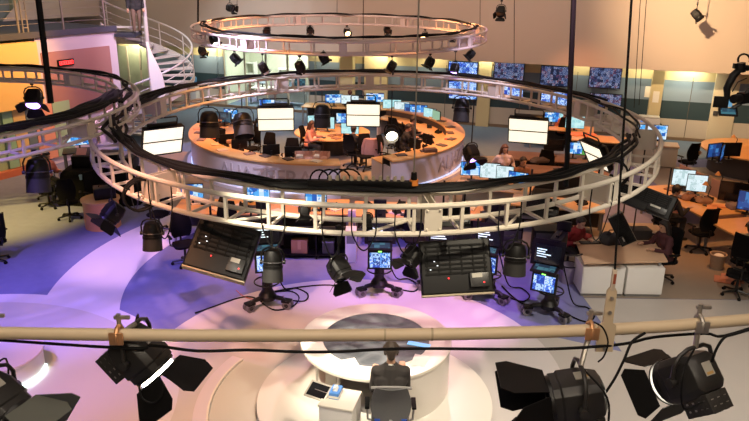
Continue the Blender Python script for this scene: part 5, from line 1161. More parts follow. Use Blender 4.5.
q = Pz(96, 177, 0.8); k = thing('blue_cup', 'pale blue cup on the orange-lit round desk', 'cup', (p.x + 0.5, p.y - 0.55, 0.73)); k.location = (p.x + 0.0, p.y - 0.5, 0.732)
MB().lathe([(0.03, 0), (0.045, 0.13), (0.04, 0.13), (0.027, 0.01)], 14).build('cup_body', mat('pale_blue_cup', (0.25, 0.4, 0.55), 0.5), k)
# ---- waste bin and bag
q = Pz(716, 268, 0)
k = thing('waste_bin', 'small tan wire waste bin on the floor beside the big black chair', 'bin', (q.x, q.y, 0.005))
MB().lathe([(0.0, 0), (0.13, 0), (0.17, 0.33), (0.155, 0.33), (0.12, 0.015), (0, 0.015)], 20).build('bin_body', mat('tan_bin', (0.35, 0.24, 0.16), 0.6, var=0.3, vs=40), k); MB().tube([(0.168 * math.cos(t), 0.168 * math.sin(t), 0.33) for t in [2 * PI * i / 20 for i in range(20)]], 0.01, 6, True).build('rim', mat('pale_rim', (0.55, 0.4, 0.28), 0.5), k)
MB().ball((0.02, 0, 0.28), 0.11, (1, 1, 0.5)).build('crumpled_paper', PAPER, k)
q = Pz(567, 282, 0); k = thing('floor_bin', 'grey-violet bin on the carpet right of the rightmost camera', 'bin', (q.x, q.y, 0.0))
MB().lathe([(0.0, 0.002), (0.14, 0.002), (0.18, 0.4), (0.165, 0.4), (0.13, 0.02), (0, 0.02)], 20).build('bin_body', mat('violet_grey_bin', (0.25, 0.22, 0.28), 0.5), k); MB().tube([(0.178 * math.cos(t), 0.178 * math.sin(t), 0.4) for t in [2 * PI * i / 20 for i in range(20)]], 0.012, 6, True).build('bin_liner', RUB, k)
q = Pz(727, 281, 0); k = thing('cardboard_sheet', 'reddish folded cardboard on the floor in front of the waste bin', 'cardboard', (q.x, q.y, 0.006), -25)
MB().box((0, 0, 0.01), (0.5, 0.35, 0.02)).build('sheet', mat('red_brown_card', (0.5, 0.2, 0.12), 0.7), k); MB(T(0.1, 0.1, 0.02) @ RX(12)).box((0, 0, 0.02), (0.45, 0.25, 0.012)).build('flap', mat('red_brown_card', (0.5, 0.2, 0.12), 0.7), k)
# ---- boxes and shelf under the desk row behind the cameras
q = Pz(313, 254, 0.0)
k = thing('low_shelf', 'dark low shelf behind the cameras, holding a cardboard box', 'shelf', (q.x + 0.1, q.y - 0.1, 0))
for x in (-0.85, 0.0, 0.85): MB().box((x, 0, 0.3), (0.03, 0.4, 0.6)).build('side_panel', BLK, k)
for z in (0.1, 0.6): MB().box((0, 0, z), (1.73, 0.42, 0.03)).build('shelf_board', BLK, k)
MB().box((0, 0.19, 0.33), (1.7, 0.02, 0.55)).build('back_panel', BLK, k)
t = thing('cardboard_box', 'brown cardboard box on the dark low shelf behind the cameras', 'box', (q.x - 0.28, q.y - 0.12, 0.117))
MB().box((0, 0, 0.15), (0.36, 0.28, 0.3)).build('carton', mat('brown_cardboard', (0.36, 0.18, 0.1), 0.8), t, 0.004); MB().box((0, -0.142, 0.2), (0.07, 0.004, 0.2)).build('tape', mat('parcel_tape', (0.5, 0.3, 0.18), 0.4), t)
t = thing('grey_box', 'dark grey box beside the cardboard box on the low shelf', 'box', (q.x + 0.36, q.y - 0.12, 0.117)); MB().box((0, 0, 0.13), (0.26, 0.26, 0.26)).build('carton', DGREY, t, 0.004); MB().box((0, 0, 0.265), (0.27, 0.27, 0.02)).build('lid', GREY, t)
q = Pz(336, 254, 0.0); t = thing('white_tower', 'pale narrow tower unit standing right of the low shelf behind the cameras', 'cabinet', (q.x + 0.35, q.y - 0.25, 0)); MB().box((0, 0, 0.35), (0.24, 0.45, 0.7)).build('case', WHITEP, t, 0.01); MB().box((0, -0.228, 0.55), (0.18, 0.01, 0.2)).build('front_bay', GREY, t)
# ---- desk clutter
def put(name, mb, m, label, cat, loc, rz=0, group=None):
    o = mb.build(name, m); o.location = loc; o.rotation_euler = (0, 0, rad(rz)); return tag(o, label, cat, group)
KEYB = mat('black_keyboard', (0.02, 0.02, 0.02), 0.5, var=0.5, vs=60)
def keyboard(px, py, rz, label, z=0.752, m=KEYB):
    p = Pz(px, py, z); k = thing('keyboard', label, 'keyboard', (p.x, p.y, z), rz)
    MB().box((0, 0, 0.01), (0.44, 0.15, 0.02)).build('keyboard_case', m, k, 0.004); MB().box((-0.03, 0.0, 0.022), (0.36, 0.11, 0.006)).build('keys', DGREY, k)
for a in ((712, 207.5, -62, 'black keyboard on the orange desk left of the dark monitor at the right edge'), (690, 190, -65, 'black keyboard before the pair of pale monitors at right'), (712, 158, 30, 'black keyboard on the round-ended desk at far right'), (478, 181, -10, 'black keyboard before the leftmost of the four monitors'), (590, 243, 5, 'black keyboard on the wood-topped desk over white cabinets'), (319, 138, 0, 'black keyboard on the island desk before the cyan monitors'), (255, 207, 0, 'black keyboard on the long desk seen left of centre through the ring'), (410, 215, 0, 'black keyboard on the long desk seen through the ring right of centre')): keyboard(*a)
pg = 'loose papers on the newsroom desks'
random.seed(5)
ring_papers = [(-4.3, 15.9), (-3.7, 15.5), (-3.2, 15.8), (-2.3, 15.4), (-1.8, 15.9), (-0.9, 15.6), (0.0, 15.8), (0.5, 15.4), (1.3, 15.8), (1.9, 15.5), (2.3, 15.8), (3.9, 16.4), (4.5, 16.2), (5.1, 16.1)]
for x, y in ring_papers:
    put('paper_stack', MB().box((0, 0, 0.012), (0.21, 0.29, 0.024)), mat('cream_paper_%d' % random.randint(0, 2), (0.75, random.uniform(0.55, 0.72), random.uniform(0.4, 0.62)), 0.8), 'small pile of papers on the orange-lit desks seen through the front of the middle ring', 'paper', (x, y, 0.75), random.uniform(-60, 60), 'paper piles on the desks behind the ring front')
for px, py, z, w, h, t, c, l in ((268, 146, 0.98, 0.3, 0.22, 0.03, (0.8, 0.7, 0.5), 'open cream book on the curved desk counter below the left softlight'), (304, 155, 0.98, 0.5, 0.3, 0.16, (0.6, 0.36, 0.3), 'pinkish paper tray on the curved desk counter, left one of two'), (321, 155, 0.98, 0.45, 0.3, 0.16, (0.62, 0.36, 0.28), 'pinkish paper tray on the curved desk counter, right one of two'), (232, 141, 0.98, 0.3, 0.25, 0.08, (0.6, 0.35, 0.2), 'orange-lit paper box on the left counter of the curved desk'), (213, 138, 0.98, 0.14, 0.1, 0.06, (0.7, 0.2, 0.08), 'small orange-red packet at the left end of the curved desk counter'), (449, 139, 0.98, 0.3, 0.2, 0.02, (0.5, 0.12, 0.06), 'flat reddish folder on the right end of the curved desk counter'), (430, 150, 0.98, 0.4, 0.25, 0.1, (0.12, 0.07, 0.05), 'dark case on the counter right of the gap in the curved desk'), (487, 185, 0.75, 0.3, 0.2, 0.03, (0.7, 0.4, 0.15), 'orange papers before the four monitors at right of centre'), (498, 190, 0.75, 0.34, 0.26, 0.03, (0.75, 0.5, 0.4), 'pale papers before the third of the four monitors'), (583, 134, 0.75, 0.9, 0.5, 0.06, (0.8, 0.22, 0.1), 'bright orange-red cloth heap on the desk before the rightmost televisions'), (690, 197, 0.75, 0.4, 0.26, 0.14, (0.28, 0.14, 0.09), 'brown bag on the right-hand orange desk below the pale monitors'), (704, 200, 0.75, 0.4, 0.3, 0.12, (0.28, 0.16, 0.1), 'dark brown heap on the right-hand orange desk beside the brown bag'), (676, 210, 0.75, 0.22, 0.18, 0.1, (0.8, 0.3, 0.18), 'small orange-red box on the near corner of the right-hand orange desk'), (735, 206, 0.75, 0.35, 0.25, 0.12, (0.25, 0.2, 0.2), 'dark equipment box before the dark monitor at the right edge'), (578, 235, 0.75, 0.6, 0.25, 0.06, (0.4, 0.03, 0.03), 'dark red cloth on the back corner of the wood-topped desk'), (612, 238, 0.75, 0.5, 0.4, 0.2, (0.03, 0.03, 0.035), 'black camera bag on the wood-topped desk under the tipped light bank'), (640, 233, 0.75, 0.4, 0.3, 0.22, (0.03, 0.025, 0.025), 'black equipment case on the wood-topped desk before the seated woman'), (540, 160, 0.75, 0.6, 0.3, 0.14, (0.06, 0.04, 0.035), 'dark heap of equipment on the brown desk behind the seated man'), (548, 155, 0.75, 0.5, 0.3, 0.08, (0.16, 0.08, 0.05), 'brown heap of folders on the desk below the right lit softlight'), (532, 200, 0.75, 0.4, 0.2, 0.2, (0.1, 0.05, 0.04), 'dark box behind the right front of the middle ring'), (430, 205, 0.75, 0.5, 0.25, 0.02, (0.6, 0.4, 0.7), 'violet-lit folder on the long desk right of centre behind the ring'), (352, 213, 0.75, 0.18, 0.14, 0.16, (0.75, 0.6, 0.6), 'pale box on the long desk seen through the middle of the ring front')):
    p = Pz(px, py, z + t / 2); k = thing('desk_clutter' if False else ('paper_tray' if 'tray' in l else 'bag' if 'bag' in l else 'cloth' if 'cloth heap' in l else 'folder_heap' if 'folders' in l else 'equipment_heap' if 'heap' in l else 'book' if 'book' in l else 'folder' if 'folder' in l or 'papers' in l else 'cloth' if 'cloth' in l else 'box'), l, 'desk item', (p.x, p.y, z), random.uniform(-15, 15))
    m_ = mat('item_%.2f_%.2f_%.2f' % c, c, 0.7, var=0.3, vs=9)
    if 'tray' in l:
        MB().box((0, 0, 0.01), (w, h, 0.02)).build('tray_floor', m_, k); MB().box((0, h / 2, t / 2), (w, 0.02, t)).build('tray_back', m_, k)
        for s in (-1, 0, 1): MB().box((s * w / 2, 0, t / 2), (0.02, h, t)).build('tray_side', m_, k)
        MB().box((-w / 4, 0, 0.05), (w * 0.4, h * 0.8, 0.05)).build('papers', PAPER, k)
    elif 'bag' in l or 'heap' in l or 'cloth' in l:
        b = MB(); rs = []
        for q, s in ((0, 0.9), (0.25, 1.0), (0.6, 0.92), (0.9, 0.6), (1.0, 0.25)):
            rs.append([V((w / 2 * s * math.copysign(abs(math.cos(a)) ** 0.6, math.cos(a)) * (1 + 0.1 * math.sin(4 * a + q * 3)), h / 2 * s * math.copysign(abs(math.sin(a)) ** 0.6, math.sin(a)) * (1 + 0.12 * math.sin(5 * a)), t * q * (1 + 0.25 * math.sin(3 * a) * q))) for a in [2 * PI * i / 24 for i in range(24)]])
        b.rings(rs); b.build('soft_body', m_, k)
        if 'bag' in l: MB().tube([(-w * 0.25, 0, t * 0.9), (-w * 0.15, 0, t * 1.4), (w * 0.15, 0, t * 1.4), (w * 0.25, 0, t * 0.9)], 0.012, 6).build('handle', m_, k)
    else:
        MB().box((0, 0, t / 2), (w, h, t)).build('case', m_, k, min(0.01, t * 0.3)); MB().box((0, 0, t), (w * 0.8, h * 0.7, 0.008)).build('lid', m_, k)
for px, py, z, c, l in ((729, 199, 0.75, (0.45, 0.5, 0.3), 'greenish bottle on the right-hand orange desk near the keyboard'), (726, 193, 0.75, (0.5, 0.4, 0.3), 'pale bottle beside the greenish one on the right-hand orange desk'), (484, 183, 0.75, (0.4, 0.3, 0.6), 'violet cup before the four monitors'), (300, 210, 0.75, (0.7, 0.5, 0.3), 'amber cup on the long desk behind the ring front'), (430, 214, 0.75, (0.3, 0.3, 0.35), 'grey cup on the long desk at right of centre'), (700, 152, 0.75, (0.55, 0.3, 0.15), 'small orange cup at the left tip of the round-ended desk')):
    p = Pz(px, py, z + 0.08); k = thing('bottle' if 'bottle' in l else 'cup', l, 'bottle' if 'bottle' in l else 'cup', (p.x, p.y, z))
    if 'bottle' in l: MB().lathe([(0.04, 0), (0.045, 0.03), (0.045, 0.17), (0.016, 0.22), (0.016, 0.25)], 14).build('bottle_body', mat('bottle_%.2f' % c[0], c, 0.2), k); MB().cone((0, 0, 0.245), (0, 0, 0.275), 0.02, n=10).build('cap', WHITEP, k)
    else: MB().lathe([(0.03, 0), (0.042, 0.1), (0.037, 0.1), (0.027, 0.01)], 14).build('cup_body', mat('cup_%.2f' % c[0], c, 0.4), k); MB().tube([(0.04, 0, 0.08), (0.07, 0, 0.07), (0.065, 0, 0.03), (0.036, 0, 0.025)], 0.006, 6).build('handle', mat('cup_%.2f' % c[0], c, 0.4), k)
def lampdesk(px, py, l):
    p = Pz(px, py, 1.0); k = thing('desk_lamp', l, 'lamp', (p.x, p.y, 0.75))
    MB().cone((0, 0, 0), (0, 0, 0.03), 0.08, n=14).build('base', BLKM, k); MB().tube([(0, 0, 0.03), (0.05, 0, 0.28), (-0.12, -0.05, 0.42)], 0.012, 6).build('arm', BLKM, k)
    MB(T(-0.13, -0.06, 0.4)).lathe([(0.02, 0.04), (0.08, -0.05), (0.075, -0.05), (0.015, 0.03)], 14).build('lamp_shade', mat('amber_lamp_shade', (0.5, 0.25, 0.08), 0.5), k); MB().ball((-0.13, -0.06, 0.37), 0.03, n=8).build('bulb', mat('amber_bulb', (1, 0.6, 0.2), 0.4, emit=(1, 0.45, 0.12), es=6), k)
lampdesk(709, 188, 'small glowing amber desk lamp between the pale monitors and the dark monitor'); lampdesk(736, 140, 'glowing amber desk lamp on the round-ended desk at far right'); lampdesk(721, 178, 'amber desk lamp against the pinkish divider at right')
random.seed(21)
def phones(n, spots, label, grp):
    base = None
    for x, y, z in spots:
        if base is None:
            base = thing('desk_phone', label, 'telephone', (x, y, z), random.uniform(-60, 60), grp)
            b = MB(); b.rings([[V((-0.09, -0.1, 0)), V((0.09, -0.1, 0)), V((0.09, 0.1, 0)), V((-0.09, 0.1, 0))], [V((-0.09, -0.1, 0.02)), V((0.09, -0.1, 0.02)), V((0.09, 0.1, 0.08)), V((-0.09, 0.1, 0.08))]]); b.build('phone_base', BLK, base)
            MB().tube([(-0.06, -0.09, 0.05), (-0.06, 0.0, 0.09), (-0.06, 0.09, 0.1)], [0.025, 0.018, 0.025], 8).build('handset', RUB, base)
        else: dup(base, (x, y, z), random.uniform(-60, 60))
def arcs(a0, a1, n, r0, r1, z):
    o = []
    for i in range(n):
        a = rad(a0 + (a1 - a0) * (i + 0.5) / n + random.uniform(-2, 2)); r = random.uniform(r0, r1); o.append((NC[0] + r * math.cos(a), NC[1] + r * math.sin(a), z))
    return o
phones(0, arcs(170, 276, 9, NR - 1.2, NR - 0.75, 0.752), 'black desk phone on the inner work surface of the curved desk, left of the gap', 'phones on the left curved desk')
phones(0, arcs(300, 400, 8, NR - 1.2, NR - 0.75, 0.752), 'black desk phone on the inner work surface of the curved desk, right of the gap', 'phones on the right curved desk')
phones(0, [(random.uniform(-4.4, -0.8), random.uniform(15.3, 16.1), 0.76) for _ in range(7)], 'black desk phone on the long desk behind the left front of the ring', 'phones on the left long desk')
phones(0, [(random.uniform(-0.3, 2.4), random.uniform(15.3, 16.0), 0.755) for _ in range(5)], 'black desk phone on the long desk behind the middle front of the ring', 'phones on the middle long desk')
phones(0, [(8.0 + random.uniform(-0.4, 0.4), 16.9 + random.uniform(-1.0, 0.8), 0.755) for _ in range(4)], 'black desk phone on the right-hand orange desk with the pale monitors', 'phones on the right desk')
phones(0, [(8.5 + random.uniform(-0.4, 0.4), 14.3 + random.uniform(-1.0, 0.8), 0.755) for _ in range(4)], 'black desk phone on the orange desk at the right edge', 'phones on the right edge desk')
phones(0, [(3.1 + random.uniform(-0.6, 0.7), 17.6 + random.uniform(-0.2, 0.1), 0.755) for _ in range(3)], 'black desk phone on the desk with four bright monitors', 'phones on the four-monitor desk')
phones(0, [(4.6 + random.uniform(-0.9, 0.7), 16.3 + random.uniform(-0.3, 0.2), 0.755) for _ in range(4)], 'black desk phone on the pinkish desk behind the right front of the ring', 'phones on the pinkish desk')
def pile(label, grp, spots, cols):
    for i, (x, y, z) in enumerate(spots):
        c = random.choice(cols); put('paper_stack', MB().box((0, 0, 0.015), (0.22, 0.3, 0.03)), mat('pile_%.2f_%.2f' % (c[0], c[1]), c, 0.8), label, 'paper', (x, y, z), random.uniform(-90, 90), grp)
PC_ = [(0.8, 0.7, 0.55), (0.75, 0.5, 0.3), (0.8, 0.35, 0.15), (0.3, 0.16, 0.1), (0.1, 0.07, 0.06)]
pile('pile of papers on the curved desk counter left of the gap', 'paper piles on the left counter', arcs(180, 276, 9, NR - 0.5, NR - 0.25, 0.982), PC_)
pile('pile of papers on the curved desk counter right of the gap', 'paper piles on the right counter', arcs(300, 395, 8, NR - 0.5, NR - 0.25, 0.982), PC_)
pile('pile of papers on the round island desk amid the curved desk', 'paper piles on the island', [(-1.5 + random.uniform(-0.8, 0.8), 23.5 + random.uniform(-0.8, 0.3), 0.752) for _ in range(7)], PC_)
pile('pile of papers on the brown desk behind the seated man', 'paper piles on the brown desk', [(random.uniform(4.4, 6.2), 19.2 + random.uniform(-0.3, 0.3), 0.752) for _ in range(6)], PC_)
pile('pile of papers on the right-hand orange desk by the dark-backed chair', 'paper piles on the right desk', [(8.0 + random.uniform(-0.4, 0.4), 16.9 + random.uniform(-1.0, 0.9), 0.752) for _ in range(6)], PC_)
pile('pile of papers on the orange desk at the right edge', 'paper piles on the right edge desk', [(8.5 + random.uniform(-0.4, 0.4), 14.3 + random.uniform(-1.0, 0.8), 0.752) for _ in range(6)], PC_)
for a, r, l in ((200, 2.6, 'black office chair inside the left end of the curved desk'), (222, 2.5, 'black office chair inside the curved desk, left of the left lit softlight'), (248, 2.6, 'black office chair inside the curved desk, below the left lit softlight'), (318, 2.6, 'black office chair inside the right part of the curved desk, near the gap'), (352, 2.7, 'black office chair inside the right end of the curved desk'), (30, 2.7, 'black office chair behind the row of monitors right of the centre softlight')):
    dup(seat0, (NC[0] + r * math.cos(rad(a)), NC[1] + r * math.sin(rad(a)), 0), a - 90 + 180 + 20, l)
for px, py, rz, l in ((545, 170, 160, 'black office chair between the two brown desks'), (600, 165, 200, 'black office chair under the turned-away softlight at right')):
    chair(px, py + 14, rz, l)
# black mixing console / equipment on the desk row behind the cameras
for x, y, w, h, l in ((2.9, 15.0, 0.9, 0.9, 'dark equipment trolley behind the right cameras'), (3.9, 14.6, 0.7, 0.75, 'dark equipment trolley right of centre, next to the carpet edge'), (-2.6, 14.6, 1.0, 0.8, 'dark equipment trolley behind the tilted left light bank')):
    k = thing('equipment_trolley', l, 'trolley', (x, y, 0), random.uniform(-10, 10))
    MB().box((0, 0, 0.12 + h / 2 - 0.06), (w, 0.5, h - 0.12)).build('rack_body', BLK, k, 0.01)
    for i in range(3): MB().box((0, -0.255, 0.25 + i * (h - 0.2) / 3), (w - 0.08, 0.015, (h - 0.2) / 3 - 0.03)).build('rack_panel', DGREY, k, 0.003)
    for sx in (-1, 1):
        for sy in (-1, 1): MB().cone((sx * (w / 2 - 0.07), sy * 0.2 - 0.015, 0.06), (sx * (w / 2 - 0.07), sy * 0.2 + 0.015, 0.06), 0.06, n=12).build('caster', RUB, k)
    for sx in (-0.3, 0.1, 0.35): MB().ball((w * sx, -0.265, h * 0.7), 0.012, n=6).build('indicator_led', LEDW, k)
# ---- glass room contents
for px, l, h in ((245, 'pale shelving unit behind the glass, left side of the meeting room', 1.7), (292, 'pale shelving unit behind the glass, right side of the meeting room', 1.5)):
    x, _ = Wl(px, 75, 4.9); k = thing('shelf_unit', l, 'shelves', WM @ V((x, 4.85, 0)), WROT)
    for s in (-0.6, 0.6): MB().box((s, 0, h / 2), (0.04, 0.4, h)).build('side_panel', WHITEP, k)
    for i in range(4): MB().box((0, 0, 0.1 + i * (h - 0.15) / 3), (1.2, 0.4, 0.04)).build('shelf_board', WHITEP, k)
    for i in range(3):
        MB().box((-0.25 + 0.2 * (i % 2), -0.05, 0.1 + i * (h - 0.15) / 3 + 0.15), (0.4, 0.25, 0.26)).build('shelf_box', (BEIGE, PBLUE, GREY)[i], k)
k2 = table('pale table behind the glass of the meeting room', -1.4, 1.4, -0.4, 0.4, WM @ V(((gx0 + gx1) / 2, 3.5, 0)), WROT, WHITEP, front=WHITEP)
for px, l, m_ in ((262, 'white monitor on the table behind the meeting room glass', S_TEXT), (300, 'grey monitor at the right behind the meeting room glass', S_DIM)):
    x, _ = Wl(px, 76, 3.5); p = WM @ V((x, 3.5, 0)); monitor(l, p.x, p.y, 0.75, WROT + 10, m_, 0.5, 0.34)
x, z = Wl(191, 78, 1.2); p = WM @ V((x, 1.4, 0))
k = thing('water_cooler', 'blue water bottle cooler by the spiral staircase', 'water cooler', p, WROT)
MB().box((0, 0, 0.5), (0.34, 0.34, 1.0)).build('cooler_body', WHITEP, k, 0.02); MB(T(0, 0, 1.0)).lathe([(0.06, 0), (0.15, 0.06), (0.15, 0.36), (0.1, 0.4), (0, 0.4)], 16).build('water_bottle', mat('blue_water_bottle', (0.08, 0.25, 0.5), 0.15), k)
# ---- people
def at(px, py, z): p = Pz(px, py, z); return (p.x, p.y, 0)
def inring(px, py, z, r=2.8):
    p = Pz(px, py, z); v = V((p.x - NC[0], p.y - NC[1])).normalized() * r; return (NC[0] + v.x, NC[1] + v.y, 0)
DK = (0.02, 0.02, 0.022)
p = PY(137.5, 33, SC.y - 0.3)
person('person standing high on the spiral staircase in dark top and light brown trousers', (p.x, p.y, p.z), 30, 'stand', DK, (0.14, 0.09, 0.065), (0.05, 0.04, 0.03), vox=0.02)
person('woman in a pale pink top with long hair standing behind the four monitors', at(503, 165, 1.1), 5, 'stand', (0.62, 0.48, 0.45), (0.04, 0.04, 0.06), (0.13, 0.055, 0.03), [(-0.33, -0.12, 0.95), (0.33, -0.02, 0.98)], 4, 12, 14, 0.98, 0.013, True)
person('man with dark hair seated right of the standing woman, facing the monitors', at(521, 168, 1.0), 10, 'sit', (0.25, 0.12, 0.08), DK, (0.03, 0.02, 0.015), [(-0.2, -0.4, 0.8), (0.2, -0.36, 0.82)], 10, 20, 8, 1.0, 0.014)
person('person in black leaning over the right-hand orange desk by the pale monitors', (Pz(667, 201, 1.0).x, Pz(667, 201, 1.0).y, 0), 105, 'sit', (0.015, 0.015, 0.018), DK, (0.02, 0.016, 0.014), [(-0.2, -0.45, 0.8), (0.25, -0.42, 0.8)], 18, 0, 8, 1.05, 0.014)
person('woman with long dark hair in dark maroon seated at the wood-topped desk', (d1[1].x + 0.25, d1[1].y + 0.75, 0), 285, 'sit', (0.07, 0.02, 0.025), DK, (0.018, 0.013, 0.012), [(-0.2, -0.42, 0.8), (0.2, -0.42, 0.8)], 10, 0, 12, 1.0, 0.013, True)
q = Pz(745, 238, 1.0); person('person in a pale khaki shirt cut off by the right edge', (q.x + 0.1, q.y, 0), 120, 'sit', (0.4, 0.34, 0.2), DK, (0.04, 0.03, 0.02), vox=0.014)
person('woman in pink with long dark hair seated on the curved desk, working to the right', at(308, 132, 0.95), 75, 'sit', (0.6, 0.25, 0.2), DK, (0.05, 0.02, 0.015), [(-0.22, -0.45, 0.8), (0.2, -0.42, 0.8)], 12, 0, 10, 1.0, 0.016, True)
person('person in black seated in the gap of the curved desk under the centre softlight', at(352, 140, 0.9), 150, 'sit', (0.014, 0.014, 0.016), DK, (0.03, 0.02, 0.015), [(-0.2, -0.42, 0.8), (0.22, -0.4, 0.8)], 8, 0, 10, 1.0, 0.015)
person('man in a black jacket seated right of the round bright lamp, head bowed', at(403, 140, 0.8), 100, 'sit', (0.014, 0.014, 0.016), DK, (0.03, 0.018, 0.012), [(-0.2, -0.45, 0.82), (0.2, -0.43, 0.82)], 14, 0, 15, 1.0, 0.015)
person('person in a salmon red top at the back wall desk behind the centre softlight', at(350, 100, 0.95), 180, 'sit', (0.5, 0.14, 0.1), DK, (0.1, 0.03, 0.02), vox=0.02)
person('orange-lit person in a pale shirt bending at the left of the curved desk', inring(232, 124, 0.95), -80, 'sit', (0.6, 0.38, 0.28), DK, (0.04, 0.025, 0.02), None, 20, 0, 10, 1.0, 0.018)
person('person in an orange-lit red-orange top seen from behind, facing the far bright monitors', at(564, 122, 0.9), 180, 'sit', (0.55, 0.16, 0.08), DK, (0.06, 0.03, 0.02), vox=0.02)  # orange light is put into the shirt colour
person('person in a salmon pink shirt at the left draped desk below the left ring', at(44, 163, 1.0), 60, 'sit', (0.75, 0.25, 0.18), DK, (0.03, 0.02, 0.015), None, 12, 0, 10, 1.0, 0.018)
person('person in a dark red shirt bending behind the rightmost studio camera', at(571, 229, 0.95), 30, 'sit', (0.25, 0.02, 0.025), DK, (0.02, 0.015, 0.012), None, 22, 0, 12, 1.0, 0.015)
person('dark-haired person in black seated at the right part of the curved desk', inring(424, 128, 0.95), 100, 'sit', (0.03, 0.02, 0.02), DK, (0.03, 0.02, 0.015), None, 8, 0, 8, 1.0, 0.018)

# a chair under each seated person
for o in [o for o in list(col.objects) if o.name.startswith('person') and o.type == 'EMPTY' and 'seated' in o['label'] or o.name.startswith('person') and o.type == 'EMPTY' and ('bending' in o['label'] or 'facing' in o['label'] or 'back wall' in o['label'] or 'leaning' in o['label'] or 'draped' in o['label'] or 'khaki' in o['label'])]:
    if 'dark suit' in o['label']: continue
    l = o['label']
    for key, s in (('hair seated right of the standing', 'office chair of the seated man right of the standing woman'), ('leaning over', 'office chair of the person in black by the pale monitors at right'), ('maroon', 'office chair of the dark-haired woman at the wood-topped desk'), ('khaki', 'office chair of the pale-shirted person at the right edge'), ('woman in pink', 'office chair of the woman in pink at the island desk'), ('gap of', 'office chair under the person in black in the desk gap'), ('black jacket', 'office chair of the man in the black jacket by the round lamp'), ('salmon red', 'office chair of the salmon-topped person at the back wall desk'), ('bending at the left of', 'office chair of the orange-lit person at the left of the curved desk'), ('red-orange', 'office chair of the orange-lit person facing the far bright monitors'), ('salmon pink', 'office chair of the salmon-shirted person at the left draped desk'), ('dark red shirt', 'office chair of the person in dark red behind the rightmost camera'), ('right part of the curved', 'office chair of the dark-haired person at the right curved desk')):
        if key in l: dup(seat0, o.location, math.degrees(o.rotation_euler.z), 'black ' + s)
# ================================================================ LIGHT
def area(n, loc, target, w, h, e, c):
    d = bpy.data.lights.new(n, 'AREA'); d.shape = 'RECTANGLE'; d.size = w; d.size_y = h; d.energy = e; d.color = c
    o = bpy.data.objects.new(n, d); col.objects.link(o); o.location = loc
    o.rotation_euler = (V(target) - V(loc)).to_track_quat('-Z', 'Y').to_euler(); return o
def spot(n, loc, target, e, c, ang=50, blend=0.5, r=0.12):
    d = bpy.data.lights.new(n, 'SPOT'); d.energy = e; d.color = c; d.spot_size = rad(ang); d.spot_blend = blend; d.shadow_soft_size = r
    o = bpy.data.objects.new(n, d); col.objects.link(o); o.location = loc
    o.rotation_euler = (V(target) - V(loc)).to_track_quat('-Z', 'Y').to_euler(); return o
W0 = (1, 0.8, 0.58); OR = (1, 0.4, 0.11); VI = (0.32, 0.2, 1.0); PK = (1, 0.45, 0.6)
world = bpy.data.worlds.new('world'); sc.world = world; world.use_nodes = True
world.node_tree.nodes['Background'].inputs[0].default_value = (0.9, 0.8, 0.75, 1); world.node_tree.nodes['Background'].inputs[1].default_value = 0.08
# house lights in the ceiling
area('ceiling_light_front', (0, 3, 8.4), (0, 5, 0), 10, 4, 230, (1, 0.84, 0.7))
area('ceiling_light_mid', (1, 13, 8.4), (1, 14, 0), 16, 6, 200, (1, 0.78, 0.66))
area('ceiling_light_back', (0, 22, 8.4), (0, 25, 0), 18, 6, 220, (1, 0.75, 0.6))
# presenter keys
spot('presenter_key_left', (-3.2, 6.0, 7.6), (-0.35, 8.75, 0.95), 5200, (1, 0.88, 0.68), 17, 0.7)
spot('presenter_key_right', (2.5, 5.2, 7.6), (0.5, 8.4, 0.9), 1700, (1, 0.86, 0.64), 32, 0.6)
spot('desk_pink', (1.5, 14.5, 6.5), (0.2, 9.6, 0.9), 1600, PK, 24, 0.7)
# violet set floor washes
spot('violet_left', (-8.0, 8.0, 8), (-6.0, 12.6, 0), 4200, VI, 40, 0.7)
spot('violet_left_near', (-6.0, 5.0, 8), (-5.6, 10.6, 0), 2600, VI, 42, 0.8)
spot('violet_centre', (-0.5, 9.5, 8), (-1.0, 14.6, 0), 2600, VI, 36, 0.6)
spot('violet_centre_right', (3.0, 9.0, 8), (1.6, 13.2, 0), 2600, (0.5, 0.2, 1), 34, 0.7)
spot('pink_band', (-5, 10.5, 8), (-5.4, 14.4, 0), 2600, (0.9, 0.5, 0.9), 24, 0.8)
spot('orange_floor_left', (-4.6, 5.0, 8), (-3.3, 9.6, 0), 2800, (1, 0.45, 0.22), 36, 0.9)
spot('pink_floor_mid', (-3.5, 7.0, 8), (-2.4, 12.0, 0), 3000, (1, 0.5, 0.42), 30, 0.9)
spot('pink_floor_right', (2.5, 8.0, 8), (0.9, 12.2, 0), 4200, (1, 0.5, 0.72), 30, 0.9)
spot('stage_wash', (-1.5, 3.5, 8.3), (-0.7, 8.2, 0), 1300, (1, 0.9, 0.76), 38, 0.9)
area('pole_fill', (0.5, -1.2, 8.3), (0.3, 3.8, 4.0), 6, 0.6, 150, (1, 0.85, 0.66))  # added fill near the viewpoint, brightens the pipe and foreground spotlights
spot('yellow_floor_left', (-11, 13, 8), (-9.4, 16.6, 0), 8000, (1, 0.7, 0.16), 29, 0.9)
